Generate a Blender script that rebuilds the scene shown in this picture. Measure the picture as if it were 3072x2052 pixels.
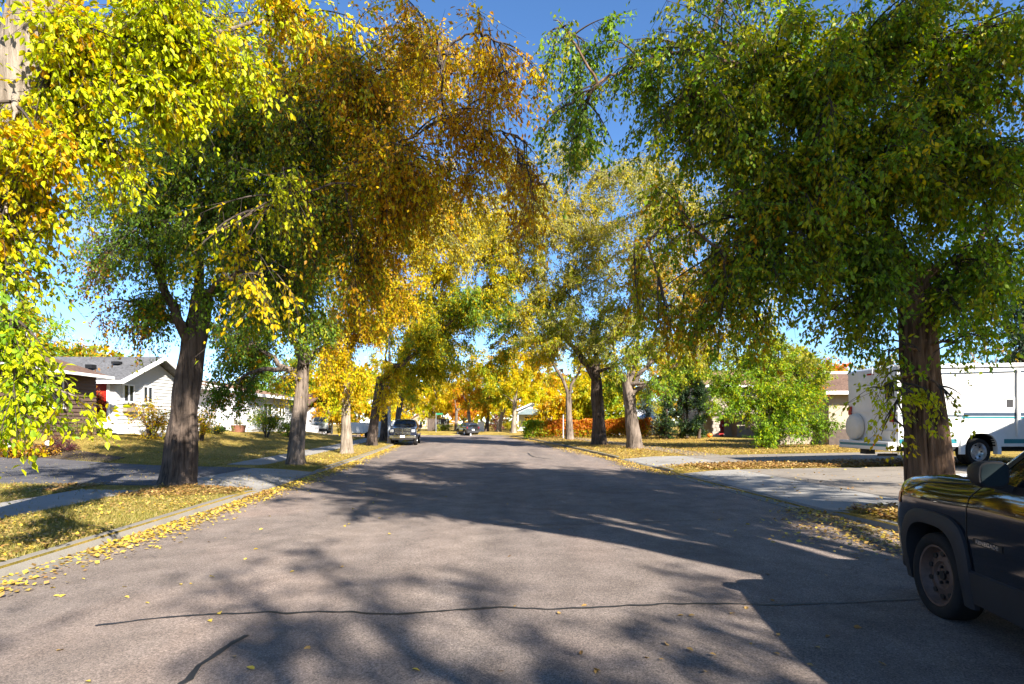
import bpy, bmesh, math, random
import numpy as np
from mathutils import Vector, Matrix
R_ = math.radians
random.seed(7)
rng = np.random.default_rng(7)
for o_ in list(bpy.data.objects): bpy.data.objects.remove(o_)
SC = bpy.context.scene
COL = SC.collection

# ------------------------------------------------------------------ camera, sky, sun, exposure
CAM_H = 1.69
FPX = 1700.0                      # focal length in pixels of the 3072 px wide photograph
HORIZON = 1267.0
cd = bpy.data.cameras.new('camera'); cam = bpy.data.objects.new('camera', cd); COL.objects.link(cam)
cam.location = (0, 0, CAM_H); cam.rotation_euler = (R_(90), 0, 0)
cd.sensor_width = 36; cd.lens = FPX / 3072 * 36
cd.shift_y = (HORIZON - 1026) / 3072
cd.clip_start = .05; cd.clip_end = 2000
SC.camera = cam

SUN_EL = 33.0
SUN_AZ = (0.55, -0.835)           # horizontal direction towards the sun
world = bpy.data.worlds.new('World'); SC.world = world; world.use_nodes = True
wn, wl = world.node_tree.nodes, world.node_tree.links
wn.clear()
w_out = wn.new('ShaderNodeOutputWorld'); w_bg = wn.new('ShaderNodeBackground')
w_sky = wn.new('ShaderNodeTexSky'); w_sky.sky_type = 'NISHITA'; w_sky.sun_disc = False
w_sky.sun_elevation = R_(SUN_EL)
w_sky.sun_rotation = math.atan2(SUN_AZ[0], SUN_AZ[1])
w_sky.air_density = 1.0; w_sky.dust_density = 0.0; w_sky.ozone_density = 3.0; w_sky.altitude = 3000
w_tc = wn.new('ShaderNodeTexCoord'); w_map = wn.new('ShaderNodeMapping'); w_map.inputs['Scale'].default_value = (1, 1, 3.2)
w_no = wn.new('ShaderNodeTexNoise'); w_no.inputs['Scale'].default_value = 2.6; w_no.inputs['Detail'].default_value = 7; w_no.inputs['Roughness'].default_value = .58
w_rp = wn.new('ShaderNodeValToRGB'); w_rp.color_ramp.elements[0].position = .60; w_rp.color_ramp.elements[1].position = .84
w_rp.color_ramp.elements[1].color = (.6, .6, .6, 1)
w_mx = wn.new('ShaderNodeMixRGB'); w_mx.inputs['Color2'].default_value = (4.2, 4.4, 4.7, 1)
wl.new(w_tc.outputs['Generated'], w_map.inputs['Vector']); wl.new(w_map.outputs[0], w_no.inputs['Vector'])
wl.new(w_no.outputs['Fac'], w_rp.inputs['Fac']); wl.new(w_rp.outputs[0], w_mx.inputs['Fac'])
w_hs = wn.new('ShaderNodeHueSaturation'); w_hs.inputs['Saturation'].default_value = 1.12; w_hs.inputs['Value'].default_value = 1.0
wl.new(w_sky.outputs[0], w_hs.inputs['Color']); wl.new(w_hs.outputs[0], w_mx.inputs['Color1']); wl.new(w_mx.outputs[0], w_bg.inputs['Color'])
w_bg.inputs['Strength'].default_value = 0.09
wl.new(w_bg.outputs[0], w_out.inputs['Surface'])

sd = bpy.data.lights.new('sun', 'SUN'); sun = bpy.data.objects.new('sun', sd); COL.objects.link(sun)
sd.energy = 5.0; sd.angle = R_(.55); sd.color = (1, .93, .82)
_h = math.cos(R_(SUN_EL)); _n = math.hypot(*SUN_AZ)
SUN_DIR = Vector((SUN_AZ[0]/_n*_h, SUN_AZ[1]/_n*_h, math.sin(R_(SUN_EL))))
sun.rotation_euler = SUN_DIR.to_track_quat('Z', 'Y').to_euler(); sun.location = (20, -30, 40)

SC.view_settings.view_transform = 'Standard'; SC.view_settings.look = 'None'
SC.view_settings.exposure = 1.8; SC.view_settings.gamma = 1.0; SC.view_settings.use_curve_mapping = False
SC.render.engine = 'CYCLES'
cy = SC.cycles
cy.max_bounces = 7; cy.diffuse_bounces = 4; cy.glossy_bounces = 3; cy.transmission_bounces = 5; cy.transparent_max_bounces = 6
cy.sample_clamp_indirect = 6

# ------------------------------------------------------------------ helpers
def at(px, py, Y):
    """the point at depth Y metres that the photograph shows at pixel px, py"""
    return Vector(((px - 1536) / FPX * Y, Y, CAM_H - (py - HORIZON) / FPX * Y))

def tag(o, label=None, cat=None, group=None, kind=None):
    if label: o['label'] = label
    if cat: o['category'] = cat
    if group: o['group'] = group
    if kind: o['kind'] = kind
    return o

def thing(name, loc, label, cat, group=None, rotz=0.0):
    o = bpy.data.objects.new(name, None); COL.objects.link(o)
    o.location = loc; o.rotation_euler = (0, 0, rotz); o.empty_display_size = .3
    return tag(o, label, cat, group)

def adopt(o, parent, world_space=False):
    if parent is None: return o
    o.parent = parent
    if world_space:
        p, off = parent, Vector((0, 0, 0))
        while p is not None:
            if p.type == 'EMPTY': off += p.location
            p = p.parent
        o.matrix_parent_inverse = Matrix.Translation(-off) if parent.type == 'EMPTY' else parent.matrix_parent_inverse.inverted() @ Matrix.Translation(-off)
        if parent.type != 'EMPTY': o.matrix_parent_inverse = Matrix.Identity(4)
    return o

class MB:
    """collects faces and links them as ONE mesh object"""
    def __init__(s): s.v, s.f, s.m = [], [], []
    def add(s, vs, fs, m=0):
        b = len(s.v); s.v += [tuple(p) for p in vs]
        for f in fs: s.f.append(tuple(i + b for i in f)); s.m.append(m)
    def box(s, c, d, m=0, rz=0.0, mat=None):
        x, y, z = d[0]/2, d[1]/2, d[2]/2
        vs = [Vector((a*x, b*y, e*z)) for e in (-1, 1) for a, b in ((-1, -1), (1, -1), (1, 1), (-1, 1))]
        M = mat if mat is not None else Matrix.Rotation(rz, 3, 'Z')
        c = Vector(c)
        s.add([c + M @ v for v in vs], [(0, 3, 2, 1), (4, 5, 6, 7), (0, 1, 5, 4), (1, 2, 6, 5), (2, 3, 7, 6), (3, 0, 4, 7)], m)
    def box2(s, a, b, m=0):
        s.box([(a[i]+b[i])/2 for i in range(3)], [abs(b[i]-a[i]) for i in range(3)], m)
    def bar(s, a, b, w, h, m=0, up=(0, 0, 1)):
        a, b = Vector(a), Vector(b); d = (b - a); L = d.length; d.normalize()
        x = d.cross(Vector(up)).normalized(); u = x.cross(d)
        M = Matrix((x, d, u)).transposed()
        s.box((a + b)/2, (w, L, h), m, mat=M)
    def prism(s, poly, ext, m=0):
        """poly: list of 3D points (planar), ext: vector"""
        n = len(poly); e = Vector(ext); p = [Vector(q) for q in poly]
        s.add(p + [q + e for q in p], [tuple(range(n))[::-1], tuple(range(n, 2*n))] + [(i, (i+1) % n, n+(i+1) % n, n+i) for i in range(n)], m)
    def tube(s, pts, rad, n=8, m=0, cap=True):
        pts = [Vector(p) for p in pts]; k = len(pts)
        if not hasattr(rad, '__len__'): rad = [rad]*k
        vs = []; ref = None
        for i, p in enumerate(pts):
            t = (pts[min(i+1, k-1)] - pts[max(i-1, 0)])
            if t.length < 1e-9: t = Vector((0, 0, 1))
            t.normalize()
            if ref is None: ref = t.orthogonal().normalized()
            x = (ref - t*ref.dot(t))
            x = x.normalized() if x.length > 1e-6 else t.orthogonal().normalized()
            ref = x; y = t.cross(x)
            for j in range(n):
                a = 2*math.pi*j/n; vs.append(p + (x*math.cos(a) + y*math.sin(a))*rad[i])
        fs = [(i*n+j, i*n+(j+1) % n, (i+1)*n+(j+1) % n, (i+1)*n+j) for i in range(k-1) for j in range(n)]
        if cap: fs += [tuple(range(n))[::-1], tuple(range((k-1)*n, k*n))]
        s.add(vs, fs, m)
    def lathe(s, prof, n=24, m=0, M=None, mats=None):
        """prof: (radius, height) pairs round the local Z axis; M places it"""
        vs = []
        for r, h in prof:
            for j in range(n):
                a = 2*math.pi*j/n; v = Vector((r*math.cos(a), r*math.sin(a), h)); vs.append(M @ v if M is not None else v)
        k = len(prof)
        for i in range(k-1):
            fs = [(i*n+j, i*n+(j+1) % n, (i+1)*n+(j+1) % n, (i+1)*n+j) for j in range(n)]
            b = len(s.v)
            if i == 0: base = b; s.v += [tuple(p) for p in vs]
            for f in fs: s.f.append(tuple(q + base for q in f)); s.m.append(mats[i] if mats else m)
    def build(s, name, mats, parent=None, smooth=None, ws=False, bevel=0):
        me = bpy.data.meshes.new(name); me.from_pydata(s.v, [], s.f)
        mats = mats if isinstance(mats, (list, tuple)) else [mats]
        for q in mats: me.materials.append(q)
        if any(s.m): me.polygons.foreach_set('material_index', s.m)
        me.validate()
        bm = bmesh.new(); bm.from_mesh(me)
        bmesh.ops.recalc_face_normals(bm, faces=bm.faces)
        if bevel: bmesh.ops.bevel(bm, geom=[e for e in bm.edges if len(e.link_faces) == 2 and e.calc_face_angle(0) > .6], offset=bevel, segments=2, affect='EDGES', profile=.6)
        bm.to_mesh(me); bm.free()
        if smooth is not None:
            me.polygons.foreach_set('use_smooth', [True]*len(me.polygons)); me.set_sharp_from_angle(angle=R_(smooth))
        o = bpy.data.objects.new(name, me); COL.objects.link(o)
        return adopt(o, parent, ws)

def np_mesh(name, verts, faces, mats, matidx=None, parent=None, ws=True, smooth=False):
    """verts (N,3), faces (M,k) as arrays"""
    me = bpy.data.meshes.new(name)
    n, (m, k) = len(verts), faces.shape
    me.vertices.add(n); me.vertices.foreach_set('co', np.ascontiguousarray(verts, dtype=np.float32).ravel())
    me.loops.add(m*k); me.loops.foreach_set('vertex_index', np.ascontiguousarray(faces, dtype=np.int32).ravel())
    me.polygons.add(m); me.polygons.foreach_set('loop_start', np.arange(0, m*k, k, dtype=np.int32))
    mats = mats if isinstance(mats, (list, tuple)) else [mats]
    for q in mats: me.materials.append(q)
    if matidx is not None: me.polygons.foreach_set('material_index', np.ascontiguousarray(matidx, dtype=np.int32))
    if smooth: me.polygons.foreach_set('use_smooth', np.ones(m, dtype=bool))
    me.update(calc_edges=True)
    o = bpy.data.objects.new(name, me); COL.objects.link(o)
    return adopt(o, parent, ws)

def copy_tree(o, parent=None):
    c = o.copy(); COL.objects.link(c); c.parent = parent
    for ch in list(o.children): copy_tree(ch, c)
    return c

def mat_world_empty(o): return o.location

# ------------------------------------------------------------------ materials
class NT:
    def __init__(s, name):
        s.m = bpy.data.materials.new(name); s.m.use_nodes = True
        s.n, s.l = s.m.node_tree.nodes, s.m.node_tree.links
        s.b = s.n['Principled BSDF']; s.out = s.n['Material Output']
    def node(s, t, **kw):
        q = s.n.new(t)
        for k, v in kw.items():
            if k in q.inputs: q.inputs[k].default_value = v
            else: setattr(q, k, v)
        return q
    def coord(s, scale=(1, 1, 1), which='Object'):
        tc = s.node('ShaderNodeTexCoord'); mp = s.node('ShaderNodeMapping'); mp.inputs['Scale'].default_value = scale
        s.l.new(tc.outputs[which], mp.inputs['Vector']); return mp.outputs[0]
    def noise(s, vec, scale, detail=4, rough=.55):
        q = s.node('ShaderNodeTexNoise'); q.inputs['Scale'].default_value = scale; q.inputs['Detail'].default_value = detail; q.inputs['Roughness'].default_value = rough
        s.l.new(vec, q.inputs['Vector']); return q.outputs['Fac']
    def ramp(s, fac, stops, interp='LINEAR'):
        q = s.node('ShaderNodeValToRGB'); cr = q.color_ramp; cr.interpolation = interp
        while len(cr.elements) < len(stops): cr.elements.new(.5)
        for e, (p, c) in zip(cr.elements, stops): e.position = p; e.color = (*c, 1) if len(c) == 3 else c
        s.l.new(fac, q.inputs['Fac']); return q.outputs[0]
    def mix(s, fac, a, b, mode='MIX'):
        q = s.node('ShaderNodeMixRGB', blend_type=mode)
        for k, v in (('Fac', fac), ('Color1', a), ('Color2', b)):
            if isinstance(v, (int, float)): q.inputs[k].default_value = v
            elif isinstance(v, (tuple, list)): q.inputs[k].default_value = (*v, 1)[:4]
            else: s.l.new(v, q.inputs[k])
        return q.outputs[0]
    def bump(s, h, strength=.3, dist=.01):
        q = s.node('ShaderNodeBump'); q.inputs['Strength'].default_value = strength; q.inputs['Distance'].default_value = dist
        s.l.new(h, q.inputs['Height']); s.l.new(q.outputs[0], s.b.inputs['Normal']); return q
    def color(s, c):
        if isinstance(c, (tuple, list)): s.b.inputs['Base Color'].default_value = (*c, 1)[:4]
        else: s.l.new(c, s.b.inputs['Base Color'])
    def set(s, **kw):
        for k, v in kw.items():
            k = {'rough': 'Roughness', 'metal': 'Metallic', 'spec': 'Specular IOR Level', 'coat': 'Coat Weight', 'coatr': 'Coat Roughness', 'alpha': 'Alpha', 'trans': 'Transmission Weight'}[k]
            s.b.inputs[k].default_value = v
        return s

def plain(name, c, rough=.6, metal=0, var=.12, scale=6, spec=.4, coat=0, bump=0):
    t = NT(name); v = t.coord()
    n = t.noise(v, scale, 5)
    lo = tuple(x*(1-var) for x in c); hi = tuple(min(1, x*(1+var)) for x in c)
    t.color(t.ramp(n, [(.3, lo), (.7, hi)]))
    t.set(rough=rough, metal=metal, spec=spec, coat=coat)
    if bump: t.bump(t.noise(v, scale*6, 4), bump, .01)
    return t.m

def leaf_mat(name, cols, trans=.48):
    t = NT(name)
    g = t.node('ShaderNodeNewGeometry')
    c = t.ramp(g.outputs['Random Per Island'], [(i/(len(cols)-1), q) for i, q in enumerate(cols)])
    t.color(c); t.set(rough=.5, spec=.25)
    tr = t.node('ShaderNodeBsdfTranslucent')
    hs = t.node('ShaderNodeHueSaturation'); hs.inputs['Saturation'].default_value = 1.1; hs.inputs['Value'].default_value = 1.25
    t.l.new(c, hs.inputs['Color']); t.l.new(hs.outputs[0], tr.inputs['Color'])
    mx = t.node('ShaderNodeMixShader'); mx.inputs[0].default_value = trans
    t.l.new(t.b.outputs[0], mx.inputs[1]); t.l.new(tr.outputs[0], mx.inputs[2]); t.l.new(mx.outputs[0], t.out.inputs['Surface'])
    return t.m

def bark_mat(name, dark, light):
    t = NT(name); v = t.coord((5, 5, .5))
    n1 = t.noise(v, 2.6, 8, .66); v2 = t.coord((1, 1, 1)); n2 = t.noise(v2, 1.3, 3)
    c = t.ramp(n1, [(.38, dark), (.47, tuple(a*.55+b*.45 for a, b in zip(dark, light))), (.62, light)])
    t.color(t.mix(.35, c, t.ramp(n2, [(.35, tuple(x*.7 for x in dark)), (.65, light)])))
    t.set(rough=.95, spec=.1); t.bump(n1, 1.0, .06)
    return t.m

def asphalt_mat(name, c, agg=1.0):
    t = NT(name); v = t.coord()
    big = t.noise(v, .35, 5, .6); mid = t.noise(v, 2.3, 5, .6); fine = t.noise(v, 95, 3, .75); sp = t.node('ShaderNodeTexVoronoi'); sp.inputs['Scale'].default_value = 75
    t.l.new(v, sp.inputs['Vector'])
    a = t.ramp(big, [(.3, tuple(x*.82 for x in c)), (.55, c), (.75, (c[0]*1.16, c[1]*1.1, c[2]*1.08))])
    a = t.mix(.55, a, t.ramp(mid, [(.3, (.33, .31, .31)), (.7, (.72, .70, .70))]), 'OVERLAY')
    a = t.mix(.8*agg, a, t.ramp(fine, [(.3, (.12, .12, .12)), (.5, (.5, .5, .5)), (.72, (.95, .93, .9))]), 'OVERLAY')
    a = t.mix(.45*agg, a, t.ramp(sp.outputs['Color'], [(.15, (.25, .25, .25)), (.5, (.5, .5, .5)), (.9, (.85, .83, .8))]), 'OVERLAY')
    lane = t.noise(t.coord((.9, .05, 1)), 1.0, 4, .5); pat = t.noise(t.coord((.5, .16, 1)), .9, 2, .4)
    a = t.mix(.6*agg, a, t.ramp(lane, [(.32, (.36, .36, .37)), (.5, (.5, .5, .5)), (.66, (.63, .61, .59))]), 'OVERLAY')
    a = t.mix(.5*agg, a, t.ramp(pat, [(.42, (.5, .5, .5)), (.46, (.41, .41, .42)), (.56, (.43, .43, .44)), (.60, (.55, .52, .51))]), 'OVERLAY')
    oil = t.noise(v, 1.7, 3, .5); a = t.mix(t.ramp(oil, [(.66, (0, 0, 0)), (.74, (.35*agg, .35*agg, .35*agg))]), a, (.06, .055, .055))
    vo = t.node('ShaderNodeTexVoronoi', feature='DISTANCE_TO_EDGE'); vo.inputs['Scale'].default_value = .42
    wv = t.node('ShaderNodeVectorMath', operation='ADD'); nz = t.node('ShaderNodeTexNoise'); nz.inputs['Scale'].default_value = 1.2; nz.inputs['Detail'].default_value = 5
    t.l.new(v, nz.inputs['Vector']); t.l.new(v, wv.inputs[0]); t.l.new(nz.outputs['Color'], wv.inputs[1]); t.l.new(wv.outputs[0], vo.inputs['Vector'])
    cr = t.ramp(vo.outputs['Distance'], [(0, (1, 1, 1)), (.006, (0, 0, 0))])
    gate = t.ramp(big, [(.5, (0, 0, 0)), (.62, (.55, .55, .55))])
    t.color(t.mix(t.mix(1, cr, gate, 'MULTIPLY'), a, (.03, .03, .03)))
    t.set(rough=.9, spec=.18); t.bump(fine, .55, .012)
    return t.m

def concrete_mat(name, c):
    t = NT(name); v = t.coord()
    n = t.noise(v, 1.1, 6, .65); f = t.noise(v, 60, 3, .7)
    a = t.ramp(n, [(.28, tuple(x*.74 for x in c)), (.5, c), (.75, tuple(x*1.12 for x in c))])
    t.color(t.mix(.4, a, t.ramp(f, [(.3, (.3, .3, .3)), (.7, (.7, .7, .7))]), 'OVERLAY'))
    t.set(rough=.9, spec=.2); t.bump(f, .3, .006)
    return t.m

def lawn_mat(name):
    t = NT(name); v = t.coord()
    b = t.noise(v, .33, 5, .6); m = t.noise(v, 3.2, 5, .7); f = t.noise(t.coord((1, 1, 1)), 55, 4, .8)
    a = t.ramp(b, [(.32, (.16, .135, .03)), (.48, (.29, .22, .065)), (.66, (.38, .28, .10))])
    a = t.mix(.6, a, t.ramp(m, [(.3, (.25, .3, .2)), (.5, (.5, .48, .4)), (.72, (.8, .68, .45))]), 'OVERLAY')
    a = t.mix(.8, a, t.ramp(f, [(.3, (.1, .1, .08)), (.52, (.5, .48, .44)), (.75, (.95, .88, .7))]), 'OVERLAY')
    t.color(a); t.set(rough=.95, spec=.08); t.bump(f, .9, .04)
    return t.m

def shingle_mat(name, c):
    t = NT(name); v = t.coord()
    br = t.node('ShaderNodeTexNoise'); br.inputs['Scale'].default_value = 9; br.inputs['Detail'].default_value = 6
    t.l.new(t.coord((1, 1, 3)), br.inputs['Vector'])
    big = t.noise(v, .8, 4)
    a = t.ramp(br.outputs['Fac'], [(.3, tuple(x*.6 for x in c)), (.5, c), (.72, tuple(x*1.45 for x in c))])
    t.color(t.mix(.5, a, t.ramp(big, [(.3, (.36, .36, .36)), (.7, (.62, .62, .62))]), 'OVERLAY'))
    t.set(rough=.95, spec=.15)
    wv = t.node('ShaderNodeTexWave', bands_direction='Z', wave_profile='SAW'); wv.inputs['Scale'].default_value = 2.6; wv.inputs['Distortion'].default_value = .3
    t.l.new(v, wv.inputs['Vector']); t.bump(wv.outputs['Fac'], .8, .03)
    return t.m

def paint(name, c, rough=.06, flake=0):
    t = NT(name); v = t.coord()
    n = t.noise(v, 3, 6, .6)
    t.color(t.ramp(n, [(.3, tuple(x*.92 for x in c)), (.7, tuple(x*1.08 for x in c))]))
    t.set(rough=rough, spec=.5, coat=.9, coatr=.01, metal=flake)
    d = t.noise(v, 14, 4, .6)
    q = t.node('ShaderNodeMapRange'); q.inputs['From Min'].default_value = .35; q.inputs['From Max'].default_value = .75; q.inputs['To Min'].default_value = .02; q.inputs['To Max'].default_value = .03
    t.l.new(d, q.inputs['Value']); t.l.new(q.outputs[0], t.b.inputs['Coat Roughness'])
    return t.m

def glass_mat(name, c=(.02, .025, .03), see=.0):
    t = NT(name); v = t.coord(); n = t.noise(v, 2, 3)
    t.color(t.ramp(n, [(.3, c), (.7, tuple(x*1.4 for x in c))])); t.set(rough=.03, spec=.9)
    if see:
        tr = t.node('ShaderNodeBsdfTransparent'); tr.inputs['Color'].default_value = (.75, .82, .8, 1)
        mx = t.node('ShaderNodeMixShader'); mx.inputs[0].default_value = see
        t.l.new(t.b.outputs[0], mx.inputs[1]); t.l.new(tr.outputs[0], mx.inputs[2]); t.l.new(mx.outputs[0], t.out.inputs['Surface'])
    return t.m

M = {}
M['yg'] = leaf_mat('leaf_yellow_green', [(0.284, 0.384, 0.011), (0.437, 0.491, 0.007), (0.521, 0.545, 0.009), (0.351, 0.457, 0.007), (0.574, 0.507, 0.008)])
M['y'] = leaf_mat('leaf_golden', [(0.527, 0.407, 0.004), (0.628, 0.501, 0.004), (0.578, 0.367, 0.004), (0.474, 0.428, 0.004)])
M['o'] = leaf_mat('leaf_amber', [(0.468, 0.219, 0.004), (0.594, 0.314, 0.004), (0.406, 0.181, 0.004), (0.628, 0.389, 0.004)])
M['g'] = leaf_mat('leaf_green', [(0.114, 0.225, 0.019), (0.179, 0.316, 0.021), (0.258, 0.381, 0.022), (0.139, 0.264, 0.029)])
M['dg'] = leaf_mat('leaf_dark_green', [(0.069, 0.140, 0.021), (0.101, 0.183, 0.021), (0.137, 0.212, 0.018), (0.181, 0.225, 0.017)])
M['ol'] = leaf_mat('leaf_olive', [(0.210, 0.266, 0.013), (0.311, 0.343, 0.013), (0.389, 0.367, 0.009), (0.251, 0.223, 0.013)])
M['p'] = leaf_mat('leaf_pale', [(0.276, 0.276, 0.059), (0.378, 0.351, 0.073), (0.302, 0.251, 0.051), (0.227, 0.252, 0.035), (0.419, 0.385, 0.107)])
M['br'] = leaf_mat('leaf_brown', [(.22, .11, .03), (.30, .16, .05), (.16, .08, .03)], .25)
M['rd'] = leaf_mat('leaf_russet', [(.52, .135, .02), (.64, .22, .028), (.44, .085, .02), (.60, .32, .035)])
M['pu'] = leaf_mat('leaf_plum', [(.10, .025, .03), (.16, .04, .05), (.07, .02, .025)], .3)
M['nd'] = leaf_mat('needle_dark', [(.012, .030, .012), (.020, .045, .016), (.030, .055, .02)], .15)
M['bs'] = leaf_mat('needle_blue', [(.06, .10, .09), (.10, .15, .14), (.05, .08, .07)], .15)
M['lt'] = leaf_mat('fallen_leaf_tan', [(0.324, 0.199, 0.059), (0.405, 0.265, 0.089), (0.265, 0.140, 0.044), (0.441, 0.324, 0.117), (0.206, 0.110, 0.038)], .15)
M['ly'] = leaf_mat('fallen_leaf_yellow', [(0.499, 0.355, 0.040), (0.564, 0.419, 0.065), (0.443, 0.274, 0.033)], .15)
M['gr'] = leaf_mat('grass_blade', [(0.126, 0.149, 0.023), (0.223, 0.200, 0.044), (0.342, 0.275, 0.089), (0.298, 0.223, 0.067), (0.163, 0.172, 0.030)], .3)
M['bark_dark'] = bark_mat('bark_dark', (.018, .013, .011), (.16, .12, .095))
M['bark_mid'] = bark_mat('bark_mid', (.035, .027, .021), (.26, .205, .165))
M['bark_light'] = bark_mat('bark_light', (.11, .085, .06), (.36, .30, .24))
M['twig'] = plain('twig_bark', (.055, .042, .034), .95, var=.3)
M['twig_grey'] = plain('twig_grey', (.20, .17, .14), .95, var=.3)
M['road'] = asphalt_mat('asphalt', (.180, .152, .134))
M['drive_asphalt'] = asphalt_mat('drive_asphalt', (.085, .085, .092), .6)
M['tar'] = plain('tar_sealer', (.018, .018, .02), .55, var=.3)
M['concrete'] = concrete_mat('concrete_grey', (.25, .235, .22))
M['concrete_new'] = concrete_mat('concrete_new', (.265, .25, .23))
M['concrete_old'] = concrete_mat('concrete_old', (.205, .178, .15))
M['lawn'] = lawn_mat('lawn')
M['kerb'] = concrete_mat('kerb_concrete', (.185, .17, .15))
M['bark_red'] = bark_mat('bark_red', (.022, .013, .009), (.25, .16, .105))
M['white_sid'] = plain('white_siding', (.54, .54, .535), .5, var=.05)
M['white_trim'] = plain('white_trim', (.80, .80, .79), .45, var=.05)
M['brown_sid'] = plain('brown_siding', (.115, .072, .055), .6, var=.15)
M['beige_sid'] = plain('beige_siding', (.29, .24, .185), .6, var=.1)
M['shaded_white_sid'] = plain('white_siding_shaded', (.60, .59, .62), .5, var=.05)  # lavender tint of white siding in shade, put into the colour
M['roof_grey'] = shingle_mat('grey_shingles', (.10, .10, .105))
M['roof_brown'] = shingle_mat('brown_shingles', (.125, .078, .058))
M['roof_tan'] = shingle_mat('tan_shingles', (.22, .135, .09))
M['roof_teal'] = shingle_mat('teal_shingles', (.15, .19, .195))
M['glass'] = glass_mat('window_glass')
M['carglass'] = glass_mat('car_glass', (.008, .01, .012), .22)
M['black_paint'] = paint('black_paint', (.0028, .003, .006))
M['navy_paint'] = paint('navy_paint', (.010, .016, .035))
M['dark_paint'] = paint('charcoal_paint', (.02, .02, .024))
M['silver_paint'] = paint('silver_paint', (.45, .46, .47), flake=.5)
M['red_paint'] = paint('maroon_paint', (.09, .01, .012))
M['cladding'] = plain('grey_plastic', (.020, .020, .023), .62, var=.15, spec=.35)
M['black'] = plain('black_plastic', (.008, .008, .009), .55, var=.2)
M['rubber'] = plain('rubber', (.014, .013, .013), .85, var=.25, scale=20, spec=.25)
M['rust_rim'] = plain('rusty_steel', (.105, .065, .05), .6, metal=.25, var=.35, scale=12)
M['steel'] = plain('bright_steel', (.62, .62, .62), .28, metal=1, var=.06)
M['chrome'] = plain('chrome', (.72, .73, .74), .1, metal=1, var=.04)
M['amber'] = plain('amber_lens', (.55, .10, .015), .2)
M['redlens'] = plain('red_lens', (.40, .015, .015), .2)
M['lens'] = plain('clear_lens', (.55, .57, .60), .08, metal=.5, var=.1)
M['rv_white'] = plain('rv_white', (.64, .635, .62), .35, var=.035, coat=.3)
M['rv_cover'] = plain('cover_vinyl', (.62, .58, .50), .5, var=.06)
M['teal'] = plain('teal_stripe', (.02, .16, .19), .35, var=.1)
M['teal_pale'] = plain('pale_teal_stripe', (.34, .52, .50), .35, var=.1)
M['navy_stripe'] = plain('navy_stripe', (.03, .05, .08), .35, var=.1)
M['pole'] = plain('galvanised', (.30, .33, .37), .55, metal=.3, var=.12)
M['red_door'] = plain('red_door', (.26, .014, .012), .4, var=.3)
M['wood'] = plain('weathered_wood', (.23, .17, .12), .8, var=.25)
M['dark_wood'] = plain('dark_wood', (.07, .05, .04), .8, var=.25)
M['globe'] = plain('white_globe', (.80, .80, .84), .2, var=.03)
M['pumpkin'] = plain('pumpkin_skin', (.62, .17, .02), .45, var=.15)
M['stem'] = plain('dry_stem', (.12, .11, .04), .8)
M['terracotta'] = plain('terracotta', (.20, .085, .055), .8)
M['stone'] = plain('stone_veneer', (.30, .26, .22), .9, var=.4, scale=5)
M['soil'] = plain('soil', (.06, .04, .028), .95, var=.4)
M['sign_green'] = plain('sign_green', (.02, .20, .09), .4)
# ------------------------------------------------------------------ terrain
L_DRIVE = (13.5, 18.6); R_DRIVE = (10.4, 18.2); R_DRIVE2 = (20.6, 25.2)
def sm(a, b, t):
    t = np.clip((np.asarray(t, dtype=float) - a)/(b - a), 0, 1); return t*t*(3 - 2*t)
def _q(y):
    y = np.asarray(y, dtype=float); return -5.2 - .045*y - np.where(y > 0, .0009*y*y, 0)
def Lx(y):
    y = np.asarray(y, dtype=float); return np.maximum(_q(y) - .13*np.maximum(0, y - 54)**2, -150)
def Rx(y):
    y = np.asarray(y, dtype=float); return np.maximum(_q(y) + 11.4 + .012*y - .13*np.maximum(0, y - 66)**2, -149)
def zg(x, y):
    x = np.asarray(x, dtype=float); y = np.asarray(y, dtype=float)
    d = Lx(y) - x; e = x - Rx(y)
    zl = .13 + .02*np.clip(d, 0, 3.6) + sm(3.7, 13, d)*(.22 + .66*sm(18.6, 22.5, y))*(1 - .6*sm(56, 70, y))
    zr = .13 + .02*np.clip(e, 0, 14)
    def gate(q, ab): return sm(ab[0] - .7, ab[0] + .2, q)*(1 - sm(ab[1] - .2, ab[1] + .7, q))
    zl = zl - .095*(1 - sm(.1, 1.5, d))*gate(y, L_DRIVE); zr = zr - .095*(1 - sm(.1, 1.5, e))*np.maximum(gate(y, R_DRIVE), gate(y, R_DRIVE2))
    return np.where(d > 0, zl, np.where(e > 0, zr, 0.0))
def zroad(x, y):
    l, r = Lx(y), Rx(y); t = (np.asarray(x) - l)/(r - l); return .05*4*t*(1 - t)

def grid_mesh(name, X, Y, Z, mat, parent=None, kind=None, smooth=True):
    r, c = X.shape; v = np.stack([X, Y, Z], -1).reshape(-1, 3)
    i = np.arange(r*c).reshape(r, c)
    f = np.stack([i[:-1, :-1], i[:-1, 1:], i[1:, 1:], i[1:, :-1]], -1).reshape(-1, 4)
    o = np_mesh(name, v, f, mat, parent=parent, smooth=smooth)
    if kind: o['kind'] = kind
    return o

rows = np.unique(np.concatenate([np.arange(-80, 0, 4), np.arange(0, 60, .5), np.arange(60, 92, .4), np.arange(92, 140, 4), np.arange(140, 460, 20)])).astype(float)
offs = np.array([0, .02, .16, .5, 1, 1.6, 2.3, 3, 3.7] + list(np.arange(4.2, 14.5, .6)) + [16, 18, 21, 25, 32, 45, 70, 110, 200, 330])
RY = rows[:, None]
XL = Lx(RY) - offs[::-1][None, :]; ZL = zg(XL - 1e-4, RY + 0*XL)
XR = Rx(RY) + offs[None, :]; ZR = zg(XR + 1e-4, RY + 0*XR)
ZL[:, -1] = -.06; ZR[:, 0] = -.06
GX = np.concatenate([XL, XR], 1); GZ = np.concatenate([ZL, ZR], 1)
ground = grid_mesh('ground', GX, RY + 0*GX, GZ, M['lawn'], kind='structure')

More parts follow.
